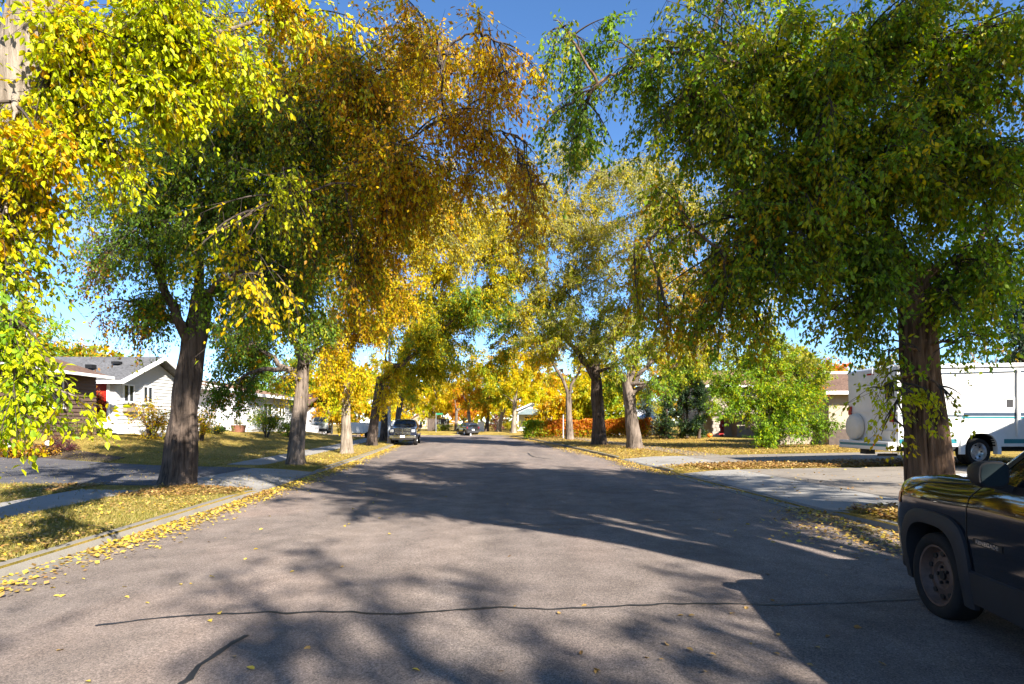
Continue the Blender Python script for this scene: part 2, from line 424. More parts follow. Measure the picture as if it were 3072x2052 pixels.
t_ = np.linspace(0, 1, 25)[None, :]
RX = Lx(RY) + t_*(Rx(RY) - Lx(RY))
road = grid_mesh('road', RX, RY + 0*RX, zroad(RX, RY), M['road'], kind='structure')

def ribbon(name, pts, w, mat, parent, dz=.006, seed=0):
    """a thin dark line lying on the road"""
    g = np.random.default_rng(seed); P = np.array(pts, dtype=float)
    s = np.concatenate([[0], np.cumsum(np.hypot(*np.diff(P, axis=0).T))]); n = max(8, int(s[-1]/.06))
    t = np.linspace(0, s[-1], n); x = np.interp(t, s, P[:, 0]); y = np.interp(t, s, P[:, 1])
    jit = np.convolve(g.normal(0, .022, n), np.ones(3)/3, 'same'); dx, dy = np.gradient(x), np.gradient(y); l = np.hypot(dx, dy) + 1e-9
    nx, ny = -dy/l, dx/l; wv = w*(.65 + .7*g.random(n))*.5
    x += nx*jit; y += ny*jit
    A = np.stack([x - nx*wv, x + nx*wv], 1); B = np.stack([y - ny*wv, y + ny*wv], 1)
    return grid_mesh(name, A, B, zroad(A, B) + dz, mat, parent)
def gpx(px, py):
    Y = FPX*CAM_H/(py - HORIZON); return ((px - 1536)/FPX*Y, Y)
ribbon('dark_strip', [gpx(*p) for p in ((285, 1890), (430, 1872), (600, 1858), (800, 1852), (1000, 1853), (1181, 1859), (1350, 1850), (1507, 1839), (1637, 1845), (1796, 1840), (2014, 1827), (2250, 1829), (2448, 1826), (2700, 1811), (3000, 1800))], .032, M['tar'], road, seed=1)  # sealed tar crack right across the road
ribbon('dark_strip', [gpx(*p) for p in ((520, 2090), (600, 2020), (690, 1952), (738, 1922))], .042, M['tar'], road, seed=2)  # straight dark strip towards the lower left
ribbon('dark_strip', [gpx(*p) for p in ((1000, 1483), (1300, 1480), (1700, 1478), (2050, 1470))], .03, M['tar'], road, seed=3)  # this one and the next two are cracks in the asphalt
ribbon('dark_strip', [gpx(*p) for p in ((1583, 1361), (1590, 1368), (1602, 1374), (1650, 1380))], .07, M['tar'], road, seed=4)
ribbon('dark_strip', [gpx(*p) for p in ((1480, 1585), (1750, 1582), (2000, 1572), (2200, 1560))], .022, M['tar'], road, seed=6)

# kerbs: one concrete kerb per side, cast in sections
def kerb(name, side, fn, y0, y1, drops):
    root = thing(name, (float(fn(0)), 0, 0), None, None); root['kind'] = 'structure'
    y = y0
    while y < y1:
        ln = 3.0 if y < 50 else 2.0
        yy = np.linspace(y + .006, y + ln - .006, 4)
        low = [min(1, float(max((sm(a - .7, a + .2, q)*(1 - sm(b - .2, b + .7, q)) for a, b in drops), default=0))) for q in yy]
        vs, fs = [], []
        for q, lo in zip(yy, low):
            x = float(fn(q)); h = .135 - .095*lo
            prof = [(.30, .0), (.30, .016), (.03, .022), (-.015, h - .03), (-.045, h), (-.17, h), (-.18, -.05)]   # towards the road: +
            for a, z in prof: vs.append((x + a*side, q, z))
        n = 7
        for i in range(3):
            for j in range(n): fs.append((i*n+j, i*n+(j+1) % n, (i+1)*n+(j+1) % n, (i+1)*n+j))
        fs += [tuple(range(n)), tuple(range(3*n, 4*n))]
        mb = MB(); mb.add(vs, fs); mb.build('kerb_section', M['kerb'], root, smooth=35, ws=True)
        y += ln
    return root
kerb('kerb_west', 1, Lx, -9, 60, [L_DRIVE])
kerb('kerb_east', -1, Rx, -9, 72, [R_DRIVE, R_DRIVE2])

def slab(name, pts, mat, parent, dz=.02, n=4, th=.08):
    """a draped slab from four corners, with real thickness"""
    p = [np.array(q, dtype=float) for q in pts]; u = np.linspace(0, 1, n)
    V, F = [], []
    for a in u:
        for b in u:
            q = (p[0]*(1-b) + p[1]*b)*(1-a) + (p[3]*(1-b) + p[2]*b)*a; V.append((q[0], q[1], float(zg(q[0], q[1])) + dz))
    for i in range(n-1):
        for j in range(n-1): F.append((i*n+j, i*n+j+1, (i+1)*n+j+1, (i+1)*n+j))
    rim = [j for j in range(n)] + [i*n+n-1 for i in range(1, n)] + [(n-1)*n+j for j in range(n-2, -1, -1)] + [i*n for i in range(n-2, 0, -1)]
    b0 = len(V); V += [(V[k][0], V[k][1], V[k][2]-th) for k in rim]; m = len(rim)
    for k in range(m): F.append((rim[k], rim[(k+1) % m], b0+(k+1) % m, b0+k))
    mb = MB(); mb.add(V, F); return mb.build(name, mat, parent, ws=True)

def walk(name, fn, sgn, a, b, y0, y1, mat, gaps, step=1.5):
    root = thing(name, (float(fn(y0)), y0, 0), None, None); root['kind'] = 'structure'
    y = y0
    while y < y1:
        if not any(g0 - step < y < g1 for g0, g1 in gaps):
            g = .008
            P = [(float(fn(q)) + sgn*o, q) for q, o in ((y+g, a), (y+g, b), (y+step-g, b), (y+step-g, a))]
            slab('paving_slab', P, mat, root, dz=.014 + .006*random.random(), n=2)
        y += step
    return root
walk('sidewalk_west', Lx, -1, 2.3, 3.6, -4, 52, M['concrete'], [(13.5, 18.6)])
walk('sidewalk_east', Rx, 1, 3.2, 4.6, 25.5, 60, M['concrete_old'], [])

# west driveway: worn asphalt, with the concrete apron at the kerb
dw = thing('driveway_west', (-8, 16, 0), None, None); dw['kind'] = 'structure'
for a, b in ((.17, 1.25), (1.26, 2.35)):
    for y0, y1 in ((13.5, 16.0), (16.02, 18.6)):
        slab('concrete_slab', [(float(Lx(y0))-a, y0), (float(Lx(y0))-b, y0), (float(Lx(y1))-b, y1), (float(Lx(y1))-a, y1)], M['concrete'], dw, .012, 3)
for a, b in ((2.36, 5.5), (5.5, 9), (9, 13), (13, 18)):
    wa, wb = .12*(a-2.3), .12*(b-2.3)
    slab('asphalt_strip', [(float(Lx(16))-a, 13.5-.3*wa), (float(Lx(16))-b, 13.5-.3*wb), (float(Lx(16))-b, 18.7+wb), (float(Lx(16))-a, 18.7+wa)], M['drive_asphalt'], dw, .016, 7)

# east driveway: new pale apron, older beige slabs behind it
de = thing('driveway_east', (8, 14, 0), None, None); de['kind'] = 'structure'
for y0, y1 in ((10.45, 13.0), (13.02, 15.6), (15.62, 18.1)):
    for a, b, mt in ((.17, 1.9, 'concrete_new'), (1.92, 4.7, 'concrete_old'), (4.72, 7.6, 'concrete_old'), (7.62, 10.6, 'concrete_old'), (10.62, 14, 'concrete_old')):
        sk = .03*a
        slab('concrete_slab', [(float(Rx(y0))+a, y0-sk), (float(Rx(y0))+b, y0-sk), (float(Rx(y1))+b, y1-sk), (float(Rx(y1))+a, y1-sk)], M[mt], de, .012+.008*random.random(), 3)
d2 = thing('driveway_neighbour', (8, 23, 0), None, None); d2['kind'] = 'structure'
for y0, y1 in ((20.6, 22.9), (22.92, 25.2)):
    for a, b, mt in ((.17, 2.8, 'concrete_new'), (2.82, 5.5, 'concrete_old'), (5.52, 8.5, 'concrete_old'), (8.52, 12, 'concrete_old')):
        slab('concrete_slab', [(float(Rx(y0))+a, y0), (float(Rx(y0))+b, y0), (float(Rx(y1))+b, y1), (float(Rx(y1))+a, y1)], M[mt], d2, .012+.006*random.random(), 3)

# ------------------------------------------------------------------ leaves, twigs, trees
LEAFMATS = ['yg', 'y', 'o', 'g', 'dg', 'ol', 'p', 'br', 'rd', 'pu', 'nd', 'bs']
LIDX = {k: i for i, k in enumerate(LEAFMATS)}
def unit(v): return v/(np.linalg.norm(v, axis=-1, keepdims=True) + 1e-9)
def leaf_geo(pos, ax, nr, size, asp=.54, rich=False):
    ax = unit(ax); side = unit(np.cross(ax, nr)); nr = np.cross(side, ax)
    s = size[:, None]; w = s*asp*.5
    if rich:
        parts = [pos, pos + ax*s*.22 + side*w*.8 + nr*s*.06, pos + ax*s*.55 + side*w*.92 + nr*s*.09, pos + ax*s - nr*s*.08,
                 pos + ax*s*.55 - side*w*.92 + nr*s*.09, pos + ax*s*.22 - side*w*.8 + nr*s*.06]
        V = np.stack(parts, 1).reshape(-1, 3); b = np.arange(len(pos))[:, None]*6
        F = np.stack([b + np.array([[0, 1, 2, 3]]), b + np.array([[0, 3, 4, 5]])], 1).reshape(-1, 4)
    elif rich is None:
        parts = [pos - side*w*1.05, pos + side*w*1.05, pos + ax*s*1.1]
        return np.stack(parts, 1).reshape(-1, 3), np.arange(len(pos)*3).reshape(-1, 3)
    else:
        parts = [pos, pos + ax*s*.45 + side*w + nr*s*.08, pos + ax*s, pos + ax*s*.45 - side*w + nr*s*.08]
        V = np.stack(parts, 1).reshape(-1, 3); b = np.arange(len(pos))[:, None]*4
        F = np.stack([b + np.array([[0, 1, 2]]), b + np.array([[0, 2, 3]])], 1).reshape(-1, 3)
    return V, F
def prisms(A, B, ra, rb):
    """three sided twigs from A to B"""
    n = len(A); d = unit(B - A); ref = np.where(np.abs(d[:, 2:3]) < .9, np.array([[0, 0, 1.]]), np.array([[1., 0, 0]]))
    x = unit(np.cross(d, ref)); y = np.cross(d, x); V = []
    for P, r in ((A, ra), (B, rb)):
        for k in range(3):
            a = 2*math.pi*k/3; V.append(P + (x*math.cos(a) + y*math.sin(a))*(r[:, None] if hasattr(r, '__len__') else r))
    V = np.stack(V, 1).reshape(-1, 3); b = np.arange(n)[:, None]*6
    F = np.concatenate([b + np.array([[k, (k+1) % 3, 3+(k+1) % 3, 3+k]]) for k in range(3)], 0)
    return V, F
def bez(a, c, b, t):
    t = t[..., None]; return a*(1-t)**2 + 2*c*t*(1-t) + b*t*t

class Tree:
    def __init__(s, name, base, label, cat='tree', group=None):
        s.root = thing(name, base, label, cat, group); s.base = np.array(base, float)
        s.limb = MB(); s.TV, s.TF, s.tn = [], [], 0
        s.P, s.A, s.N, s.S, s.C = [], [], [], [], []; s.axes = []
    def trunk(s, pts, rad, n=20, mat='bark_mid', flare=1.5, rough=.075):
        """pts in world space; ridged bark with a flared foot"""
        g = np.random.default_rng(len(pts)*7 + int(abs(s.base[0])*100)); P = np.array(pts, float)
        t = np.linspace(0, 1, len(P)); L = np.sum(np.linalg.norm(np.diff(P, axis=0), axis=1)); k = max(12, int(L/.13))
        tt = np.linspace(0, 1, k); Q = np.stack([np.interp(tt, t, P[:, i]) for i in range(3)], 1)
        for _ in range(3): Q[1:-1] = (Q[:-2] + 2*Q[1:-1] + Q[2:])/4
        r = np.interp(tt, t, rad); zz = Q[:, 2] - P[0, 2]
        ang = np.arange(n)/n*2*math.pi
        ridge = g.normal(0, 1, (k, n))
        for _ in range(7): ridge[1:-1] = (ridge[:-2] + ridge[1:-1]*1.2 + ridge[2:])/3.2
        ridge /= (ridge.std() + 1e-6)
        fl = (flare - 1)*np.exp(-np.maximum(zz, 0)/.34)
        lob = 1 + .35*np.sin(ang*5 + g.random()*6)[None, :]*np.clip(fl, 0, 1)[:, None]
        big = 1 + .05*np.sin(ang*2 + g.random()*6)[None, :] + .03*np.sin(zz*2.2)[:, None]
        rr = r[:, None]*(1 + fl[:, None]*lob*.9)*big*(1 + rough*ridge)
        V = np.stack([Q[:, 0:1] + rr*np.cos(ang), Q[:, 1:2] + rr*np.sin(ang), Q[:, 2:3] + 0*rr], -1).reshape(-1, 3)
        i = np.arange(k*n).reshape(k, n); j = np.roll(i, -1, 1)
        F = np.stack([i[:-1], j[:-1], j[1:], i[1:]], -1).reshape(-1, 4)
        o = np_mesh('trunk', V, F, M[mat], parent=s.root, smooth=False); s.bark = mat
        s.top = Q[-1]; s.axis = Q; return o
    def node(s, h):
        """point on the trunk axis h metres above its foot"""
        z = s.axis[:, 2] - s.axis[0, 2]; return np.array([np.interp(h, z, s.axis[:, i]) for i in range(3)])
    def bough(s, start, end, rad, n, pal, size=.085, droop=.5, r0=.09, lift=.18, lpt=12, subs=None, tw=(.28, .7), limb=True, seed=0, hang=.7):
        g = np.random.default_rng(seed + len(s.P)*31 + int(abs(end[0])*977 + abs(end[2])*131))
        a, b = np.array(start, float), np.array(end, float); L = np.linalg.norm(b - a)
        ctrl = (a + b)/2 + np.array([0, 0, lift*L]) + g.normal(0, .07*L, 3)
        if limb: s.axes.append((a, ctrl, b, r0))
        if limb:
            tp = np.linspace(0, 1, 12); path = bez(a, ctrl, b, tp)
            path[1:-1] += g.normal(0, .012*L, (10, 3))
            s.limb.tube(path, list(r0*(1 - np.linspace(0, 1, 12))**.8 + .007), 7, cap=False)
        ns = subs or int(np.clip(n/260, 5, 70)); rad = np.array(rad, float)
        dirs = unit(g.normal(0, 1, (ns, 3))); rr = g.random((ns, 1))**.45
        E = b + dirs*rr*rad; E[:, 2] -= droop*.25*rad[2]
        t0 = 1 - g.random(ns)*.62 if limb else np.ones(ns)
        S0 = bez(a[None], ctrl[None], b[None], t0) if limb else np.repeat(b[None], ns, 0)
        ln = np.linalg.norm(E - S0, axis=1, keepdims=True)
        C = (S0 + E)/2 + np.array([0, 0, 1.])*ln*.22 + g.normal(0, .06, (ns, 3))*ln
        ts = np.linspace(0, 1, 7); prev = S0
        for i in range(1, 7):
            cur = bez(S0, C, E, np.full(ns, ts[i])); 
            V, F = prisms(prev, cur, .018*(1-ts[i-1])*(size/.085)**.3 + .005, .018*(1-ts[i])*(size/.085)**.3 + .005); s._tw(V, F); prev = cur
        nt = max(ns, int(n/lpt)); k = g.integers(0, ns, nt); u = 1 - g.random(nt)**1.5*.85
        B = bez(S0[k], C[k], E[k], u); sd = unit(E[k] - C[k])
        D = unit(g.normal(0, 1, (nt, 3))*.75 + sd*.65 + np.array([0, 0, -1.])*droop)
        tl = (tw[0] + (tw[1]-tw[0])*g.random(nt))*(size/.085)**.5
        End = B + D*tl[:, None] - np.array([0, 0, 1.])*(droop*.35*tl)[:, None]
        if size < .19: V, F = prisms(B, End, .0042*(size/.085)**.5, .0022*(size/.085)**.5); s._tw(V, F)
        names = list(pal); w = np.array([pal[q] for q in names], float); w /= w.sum()
        ct = g.choice(len(names), nt, p=w)
        idx = np.repeat(np.arange(nt), lpt)[:n]; m = len(idx)
        v = .12 + .9*g.random(m)
        P = B[idx] + (End - B)[idx]*v[:, None] + g.normal(0, .035*(size/.085), (m, 3))
        A = D[idx]*.45 + g.normal(0, .55, (m, 3)) + np.array([0, 0, -1.])*hang
        N = g.normal(0, .6, (m, 3)) + np.array([0, 0, 1.]); 
        c = np.where(g.random(m) < .8, ct[idx], g.choice(len(names), m, p=w))
        s.P.append(P); s.A.append(A); s.N.append(N); s.S.append(size*(.6 + .65*g.random(m))); s.C.append(np.array([LIDX[q] for q in names])[c])
    def _tw(s, V, F): s.TV.append(V); s.TF.append(F + s.tn); s.tn += len(V)
    def finish(s, twigmat='twig', rich=False, asp=.54, leaf_parts=0, name='crown', cut=None):
        if s.limb.v: s.limb.build('limb', M[s.bark] if hasattr(s, 'bark') else M[twigmat], s.root, smooth=60, ws=True)
        if s.TV:
            t = np_mesh('twigs', np.concatenate(s.TV), np.concatenate(s.TF), M[twigmat], parent=s.root); t['kind'] = 'stuff'
        P, A, N, S, C = (np.concatenate(q) for q in (s.P, s.A, s.N, s.S, s.C))
        if cut is not None:
            k = ~cut(P); P, A, N, S, C = P[k], A[k], N[k], S[k], C[k]
        if leaf_parts:
            px = 1536 + FPX*P[:, 0]/np.maximum(P[:, 1], .1); py = HORIZON - FPX*(P[:, 2]-CAM_H)/np.maximum(P[:, 1], .1)
            vis = (px > 10) & (px < 3060) & (py > 10) & (py < 2040) & (P[:, 1] > 1)
            sc = np.where(vis, S/np.maximum(P[:, 1], .1), 0); top = np.argsort(-sc)[:leaf_parts]
            me = {}
            for i in top:
                c = int(C[i])
                if c not in me:
                    V, F = leaf_geo(np.zeros((1, 3)), np.array([[0, 1., 0]]), np.array([[0, 0, 1.]]), np.ones(1), asp, True)
                    q = bpy.data.meshes.new('leaf'); q.from_pydata([tuple(x) for x in V], [], [tuple(x) for x in F]); q.materials.append(M[LEAFMATS[c]]); me[c] = q
                o = bpy.data.objects.new('leaf', me[c]); COL.objects.link(o); o.parent = s.root
                y = Vector(A[i]).normalized(); z = Vector(N[i]); x = y.cross(z).normalized(); z = x.cross(y)
                mt = Matrix((x, y, z)).transposed().to_4x4() @ Matrix.Scale(float(S[i]), 4)
                mt.translation = Vector(P[i] - s.base)
                o.matrix_local = mt
            k = np.ones(len(P), bool); k[top] = False; P, A, N, S, C = P[k], A[k], N[k], S[k], C[k]
        if not rich and np.median(S) > .115: rich = None
        V, F = leaf_geo(P, A, N, S, asp, rich)
        used = sorted(set(C.tolist())); remap = np.zeros(len(LEAFMATS), int); remap[used] = np.arange(len(used))
        o = np_mesh(name, V, F, [M[LEAFMATS[i]] for i in used], np.repeat(remap[C], 1 if rich is None else 2), parent=s.root)
        if leaf_parts: o['kind'] = 'stuff'
        s.count = len(P); return o

def ground_at(px, py, z=None):
    """walk the view ray to the terrain"""
    Y = 3.0
    while Y < 200:
        p = at(px, py, Y)
        if p.z <= float(zg(p.x, p.y)): return p
        Y += .05
    return p

def street_tree(name, base, top, r, label, boughs, mat='bark_mid', forks=None, leaf=.085, twig='twig', rich=False, group='old elms lining the street', n=20, flare=1.5, leaf_parts=0, lean=None, cut=None, **kw):
    """boughs: (px, py, depth, half-width px, half-height px, half-depth m, leaves, palette[, fork height, limb radius])"""
    b = Vector(base); T = Tree(name, b, label, 'tree', group)
    tp = Vector(top); mid = (b + tp)/2 + (Vector(lean) if lean else Vector((0, 0, 0)))
    T.trunk([b - Vector((0, 0, .15)), b + (mid-b)*.5, mid, mid + (tp-mid)*.5, tp], [r*1.12, r*1.02, r*.95, r*.85, r*.68], n, mat, flare)
    H = tp.z - b.z
    for i, q in enumerate(boughs):
        px, py, Y, rx, ry, rd, nl, pal = q[:8]
        fh = q[8] if len(q) > 8 else H*(.72 + .28*((i*37 % 10)/10)); r0 = q[9] if len(q) > 9 else r*.42
        e = at(px, py, Y); k = Y/FPX
        opts = dict(kw); 
        if len(q) > 10: opts.update(q[10])
        st = np.array(T.node(fh)); ee = np.array(e); best = np.linalg.norm(ee - st)*.62
        for A_, C_, B_, r_ in T.axes:                      # fork off an earlier limb when that is the shorter way
            for tq in (.3, .42, .54, .66):
                pq = bez(A_, C_, B_, np.array(tq)); dq = np.linalg.norm(ee - pq)
                if dq < best and pq[2] < ee[2] + 1.5: best, st, r0 = dq, pq, min(r0, r_*(1 - tq)*.85 + .012)
        T.bough(st, e, (rx*k, rd, ry*k), nl, pal, size=opts.pop('size', leaf), r0=r0, seed=i*13, **opts)
    T.finish(twig, rich, leaf_parts=leaf_parts, cut=cut)
    return T
# ------------------------------------------------------------------ the elms of the street
def foot(px, Y):
    x = (px - 1536)/FPX*Y; return (x, Y, float(zg(x, Y)))
Z = at
# nearest on the left: trunk leaves the frame, branches hang into it, sunlit
street_tree('elm_tree', (-7.35, 6.1, float(zg(-7.35, 6.1))), (-4.65, 6.2, 7.8), .34,
    'nearest elm with bright yellow-green sunlit branches hanging into the upper left corner',
    [(160, 60, 5.8, 180, 100, .5, 1631, {'yg': 4, 'y': 3, 'o': 1}, 6, .1), (330, 160, 6.3, 210, 130, .8, 3806, {'yg': 8, 'y': 1}, 6.2, .09),
     (560, 90, 6.5, 230, 110, .8, 5256, {'yg': 8, 'y': 2}, 6.4, .09), (690, 190, 6.8, 130, 80, .6, 1450, {'y': 3, 'yg': 3}, 6.4, .06),
     (470, 250, 6.4, 170, 90, .7, 2356, {'yg': 6, 'y': 1}, 6.0, .06), (210, 330, 6.2, 190, 130, .7, 3081, {'yg': 7, 'y': 2}, 5.6, .08),
     (40, 360, 5.6, 100, 120, .5, 1087, {'y': 3, 'yg': 2, 'o': 1}, 5.2, .06), (90, 500, 6.0, 130, 110, .6, 1812, {'y': 3, 'yg': 4, 'o': .5}, 5.0, .07),
     (290, 450, 6.3, 120, 90, .6, 1015, {'yg': 4, 'y': 2}, 5.2, .05), (20, 640, 5.8, 60, 90, .5, 633, {'y': 3, 'o': 1, 'yg': 2}, 4.4, .05),
     (30, 790, 5.9, 70, 130, .5, 906, {'g': 3, 'ol': 3, 'yg': 1}, 4.2, .05), (60, 1010, 5.8, 90, 90, .5, 761, {'yg': 3, 'g': 3}, 3.4, .05),
     (110, 1120, 5.8, 120, 80, .5, 942, {'yg': 6, 'g': 1}, 2.9, .05), (40, 1230, 5.7, 80, 60, .4, 543, {'yg': 5, 'g': 2}, 2.7, .04),
     (230, 1190, 5.9, 45, 45, .3, 126, {'yg': 5, 'y': 1}, 2.8, .03), (900, 30, 7.0, 160, 60, .8, 1268, {'y': 3, 'yg': 2, 'o': 1}, 6.6, .07),
     (-260, 350, 6.0, 260, 320, 1.5, 4531, {'y': 3, 'yg': 3}, 5.4, .1), (-200, -350, 6.5, 500, 280, 2, 6343, {'y': 3, 'yg': 3}, 7, .12),
     (700, -250, 7.5, 420, 140, 1.5, 2537, {'y': 3, 'yg': 2}, 7, .1)],
    'bark_light', leaf=.078, rich=True, leaf_parts=300, droop=.7, lpt=13, tw=(.25, .6), hang=.6, lean=(.30, 0, 0))

# second on the left: the big dark trunk
b = foot(535, 13.6)
street_tree('elm_tree', b, Z(608, 880, 13.8), .30, 'big dark trunked elm beside the left driveway, amber and green crown over the road',
    [(440, 640, 13.0, 150, 190, 1.3, 7000, {'dg': 6, 'g': 2, 'ol': 1}), (600, 520, 13.0, 190, 220, 1.5, 13000, {'dg': 7, 'g': 2, 'ol': 1}),
     (790, 620, 12.6, 170, 260, 1.5, 13000, {'dg': 6, 'g': 2, 'ol': 3}), (700, 330, 12.5, 230, 180, 1.6, 11000, {'dg': 4, 'ol': 3, 'g': 2}),  # darker leaf mix puts the inner crown's shade into the colour
     (950, 420, 12.0, 170, 190, 1.4, 9000, {'ol': 4, 'dg': 4, 'o': 1}), (1010, 640, 11.6, 130, 210, 1.2, 7500, {'ol': 4, 'o': 2, 'dg': 4}),
     (1130, 250, 11.0, 180, 170, 1.4, 6500, {'o': 4, 'y': 2, 'ol': 3}, 4.4, .11), (1290, 480, 10.4, 150, 110, 1.1, 3300, {'o': 5, 'y': 3, 'ol': 1}, 4.4, .11),
     (1420, 330, 10.0, 110, 110, .9, 1700, {'o': 5, 'y': 2}, 4.4, .10), (1290, 90, 10.4, 170, 110, 1.1, 2900, {'o': 4, 'y': 3, 'ol': 1}, 4.5, .11),
     (1480, 90, 10, 140, 90, 1.0, 1100, {'o': 4, 'y': 2}, 4.6, .10), (1550, 170, 10.2, 80, 140, .7, 600, {'o': 4, 'y': 3}, 4.5, .06), (1460, 460, 10.2, 90, 110, .8, 1300, {'o': 4, 'y': 3}, 4.5, .07), (1600, 440, 9.8, 50, 110, .6, 320, {'o': 4, 'y': 2}, 4.5, .06), (1500, 240, 10, 60, 90, .6, 350, {'o': 4, 'y': 2}, 4.5, .06), (1560, 520, 9.6, 80, 120, .7, 800, {'o': 4, 'br': 1, 'y': 1}, 4.5, .08),
     (1170, 620, 11, 110, 120, 1.0, 2600, {'o': 4, 'y': 2, 'ol': 2}), (1000, 130, 11.5, 200, 150, 1.5, 5000, {'ol': 3, 'o': 3, 'y': 2}),
     (320, 760, 13.6, 110, 110, 1.0, 1500, {'br': 4, 'o': 2, 'dg': 2}), (360, 900, 13.6, 100, 80, .9, 900, {'br': 4, 'o': 2, 'ol': 1}),
     (470, 870, 13.6, 90, 80, .9, 2600, {'g': 3, 'dg': 3, 'o': 1}), (690, 830, 13.0, 80, 110, .9, 3600, {'dg': 5, 'g': 3}),
     (640, 700, 9.2, 90, 110, .5, 420, {'y': 5, 'yg': 2}, 4.5, .05, {'size': .095}), (790, 830, 9.2, 100, 90, .5, 480, {'y': 6, 'yg': 1}, 4.5, .05, {'size': .095}), (850, 500, 9.5, 70, 150, .5, 520, {'ol': 3, 'yg': 2}, 4.5, .05, {'size': .095}),
     (560, 90, 13.5, 380, 180, 2.2, 12000, {'ol': 3, 'y': 2, 'g': 2}), (520, 400, 13.4, 230, 160, 1.6, 9000, {'dg': 4, 'g': 2, 'ol': 2}), (880, 220, 12.4, 220, 170, 1.6, 8000, {'ol': 3, 'o': 2, 'y': 2, 'dg': 2}), (830, 830, 12.0, 110, 120, 1.1, 5000, {'dg': 4, 'g': 2, 'ol': 3}), (1090, 800, 11.4, 70, 130, .8, 2200, {'o': 3, 'ol': 3, 'y': 1}), (1150, 450, 11, 140, 130, 1.1, 4500, {'o': 4, 'ol': 3, 'y': 2}), (300, 560, 13.8, 90, 110, 1, 1500, {'g': 3, 'ol': 2, 'y': 1})],
    'bark_dark', leaf=.092, n=30, droop=.85, lpt=13, tw=(.4, 1.0), lean=(-.1, 0, 0), leaf_parts=300)

b = foot(884, 20.4)
street_tree('elm_tree', b, Z(915, 1040, 20.3), .265, 'grey forked elm, second trunk along the left kerb, with drooping green leaves',
    [(700, 1010, 20.4, 100, 150, 1.4, 8000, {'dg': 5, 'g': 3, 'o': 1}), (790, 880, 20.2, 110, 130, 1.5, 8000, {'dg': 5, 'g': 2, 'ol': 1}),
     (680, 1170, 20.2, 70, 70, 1.0, 2600, {'dg': 4, 'g': 3, 'o': 1}), (930, 950, 20.0, 80, 90, .9, 3600, {'dg': 4, 'ol': 2, 'g': 2}), (880, 760, 20, 150, 160, 2, 9000, {'dg': 3, 'ol': 3, 'g': 2}),
     (1050, 560, 19.5, 190, 190, 2.2, 9000, {'y': 3, 'ol': 3, 'o': 2}), (1240, 160, 19, 170, 140, 2, 9000, {'y': 6, 'o': 2}), (1080, 280, 19, 220, 190, 2.2, 9000, {'y': 3, 'ol': 2, 'o': 2}),
     (850, 400, 20, 220, 250, 2.4, 9000, {'ol': 3, 'dg': 2, 'g': 2, 'y': 1}), (990, 1030, 20.4, 45, 120, .6, 900, {'y': 5, 'o': 1}), (850, 1130, 20, 35, 80, .4, 500, {'y': 5}), (600, 700, 21, 170, 220, 2.2, 7000, {'dg': 3, 'ol': 2})],
    'bark_mid', leaf=.11, droop=.8, lpt=13)
b = foot(1040, 28)
street_tree('elm_tree', b, Z(1035, 1050, 28), .215, 'pale trunked elm wrapped in bright yellow leaves, third along the left kerb',
    [(1020, 1080, 27.6, 70, 90, .8, 3000, {'y': 5, 'o': 1, 'yg': 1}), (1010, 1190, 27.8, 50, 60, .6, 1200, {'y': 4, 'yg': 3}), (1080, 1120, 27.6, 70, 70, .8, 2000, {'y': 5, 'yg': 2, 'o': 1}),
     (1060, 900, 27.5, 130, 140, 2, 6500, {'y': 5, 'o': 2, 'ol': 1}), (1120, 720, 27, 160, 160, 2.5, 8000, {'y': 5, 'o': 2}), (1250, 640, 27, 160, 140, 2.5, 7000, {'y': 5, 'p': 3, 'o': 1}),
     (960, 730, 28, 130, 180, 2.5, 8000, {'y': 3, 'o': 2, 'ol': 2}), (1180, 860, 27, 130, 120, 2, 5500, {'y': 5, 'o': 2, 'ol': 1}), (1000, 980, 28, 90, 120, 1.6, 4000, {'y': 4, 'ol': 2, 'o': 1}), (1300, 560, 27, 170, 130, 2.5, 6500, {'y': 4, 'p': 3, 'o': 2}), (1380, 720, 27, 120, 120, 2, 4600, {'p': 4, 'y': 4}), (1470, 640, 28, 110, 110, 2, 3600, {'p': 3, 'y': 5}), (1180, 560, 27, 160, 130, 2.4, 6000, {'y': 5, 'o': 3}), (1060, 420, 27, 240, 200, 3, 9000, {'y': 4, 'o': 2})],
    'bark_light', leaf=.13, droop=.8)
b = foot(1113, 37.5)
street_tree('elm_tree', b, Z(1140, 1130, 37.5), .31, 'dark elm just before the lamp post with a long limb reaching over the road',
    [(1320, 1010, 36.5, 120, 70, 3, 6500, {'dg': 4, 'ol': 3, 'y': 2}, 4.2, .2), (1440, 900, 36, 110, 90, 3, 6000, {'dg': 4, 'g': 2, 'ol': 2, 'y': 1}, 4.2, .22), (1210, 900, 37, 130, 130, 3, 9000, {'y': 4, 'ol': 3, 'dg': 1}),
     (1180, 1090, 37, 70, 70, 1.5, 3000, {'y': 3, 'ol': 2, 'o': 1}), (1330, 800, 36, 150, 120, 3, 8000, {'y': 5, 'ol': 2, 'yg': 1}), (1240, 680, 37, 190, 150, 3.5, 9000, {'y': 4, 'o': 2}), (1080, 840, 38, 150, 170, 3, 8000, {'y': 3, 'g': 2, 'o': 1}), (1150, 1180, 36.8, 40, 50, .8, 900, {'y': 3}), (1500, 850, 36, 110, 100, 3, 5000, {'y': 3, 'ol': 3, 'dg': 1}), (1440, 720, 36, 130, 130, 3, 6000, {'y': 3, 'p': 3, 'ol': 2}), (1380, 920, 37, 130, 90, 3, 6000, {'dg': 3, 'ol': 3, 'y': 2}), (1250, 1000, 37, 120, 80, 2.5, 5000, {'y': 3, 'ol': 3})],
    'bark_dark', leaf=.16, droop=.6)
b = foot(1151, 46.5)
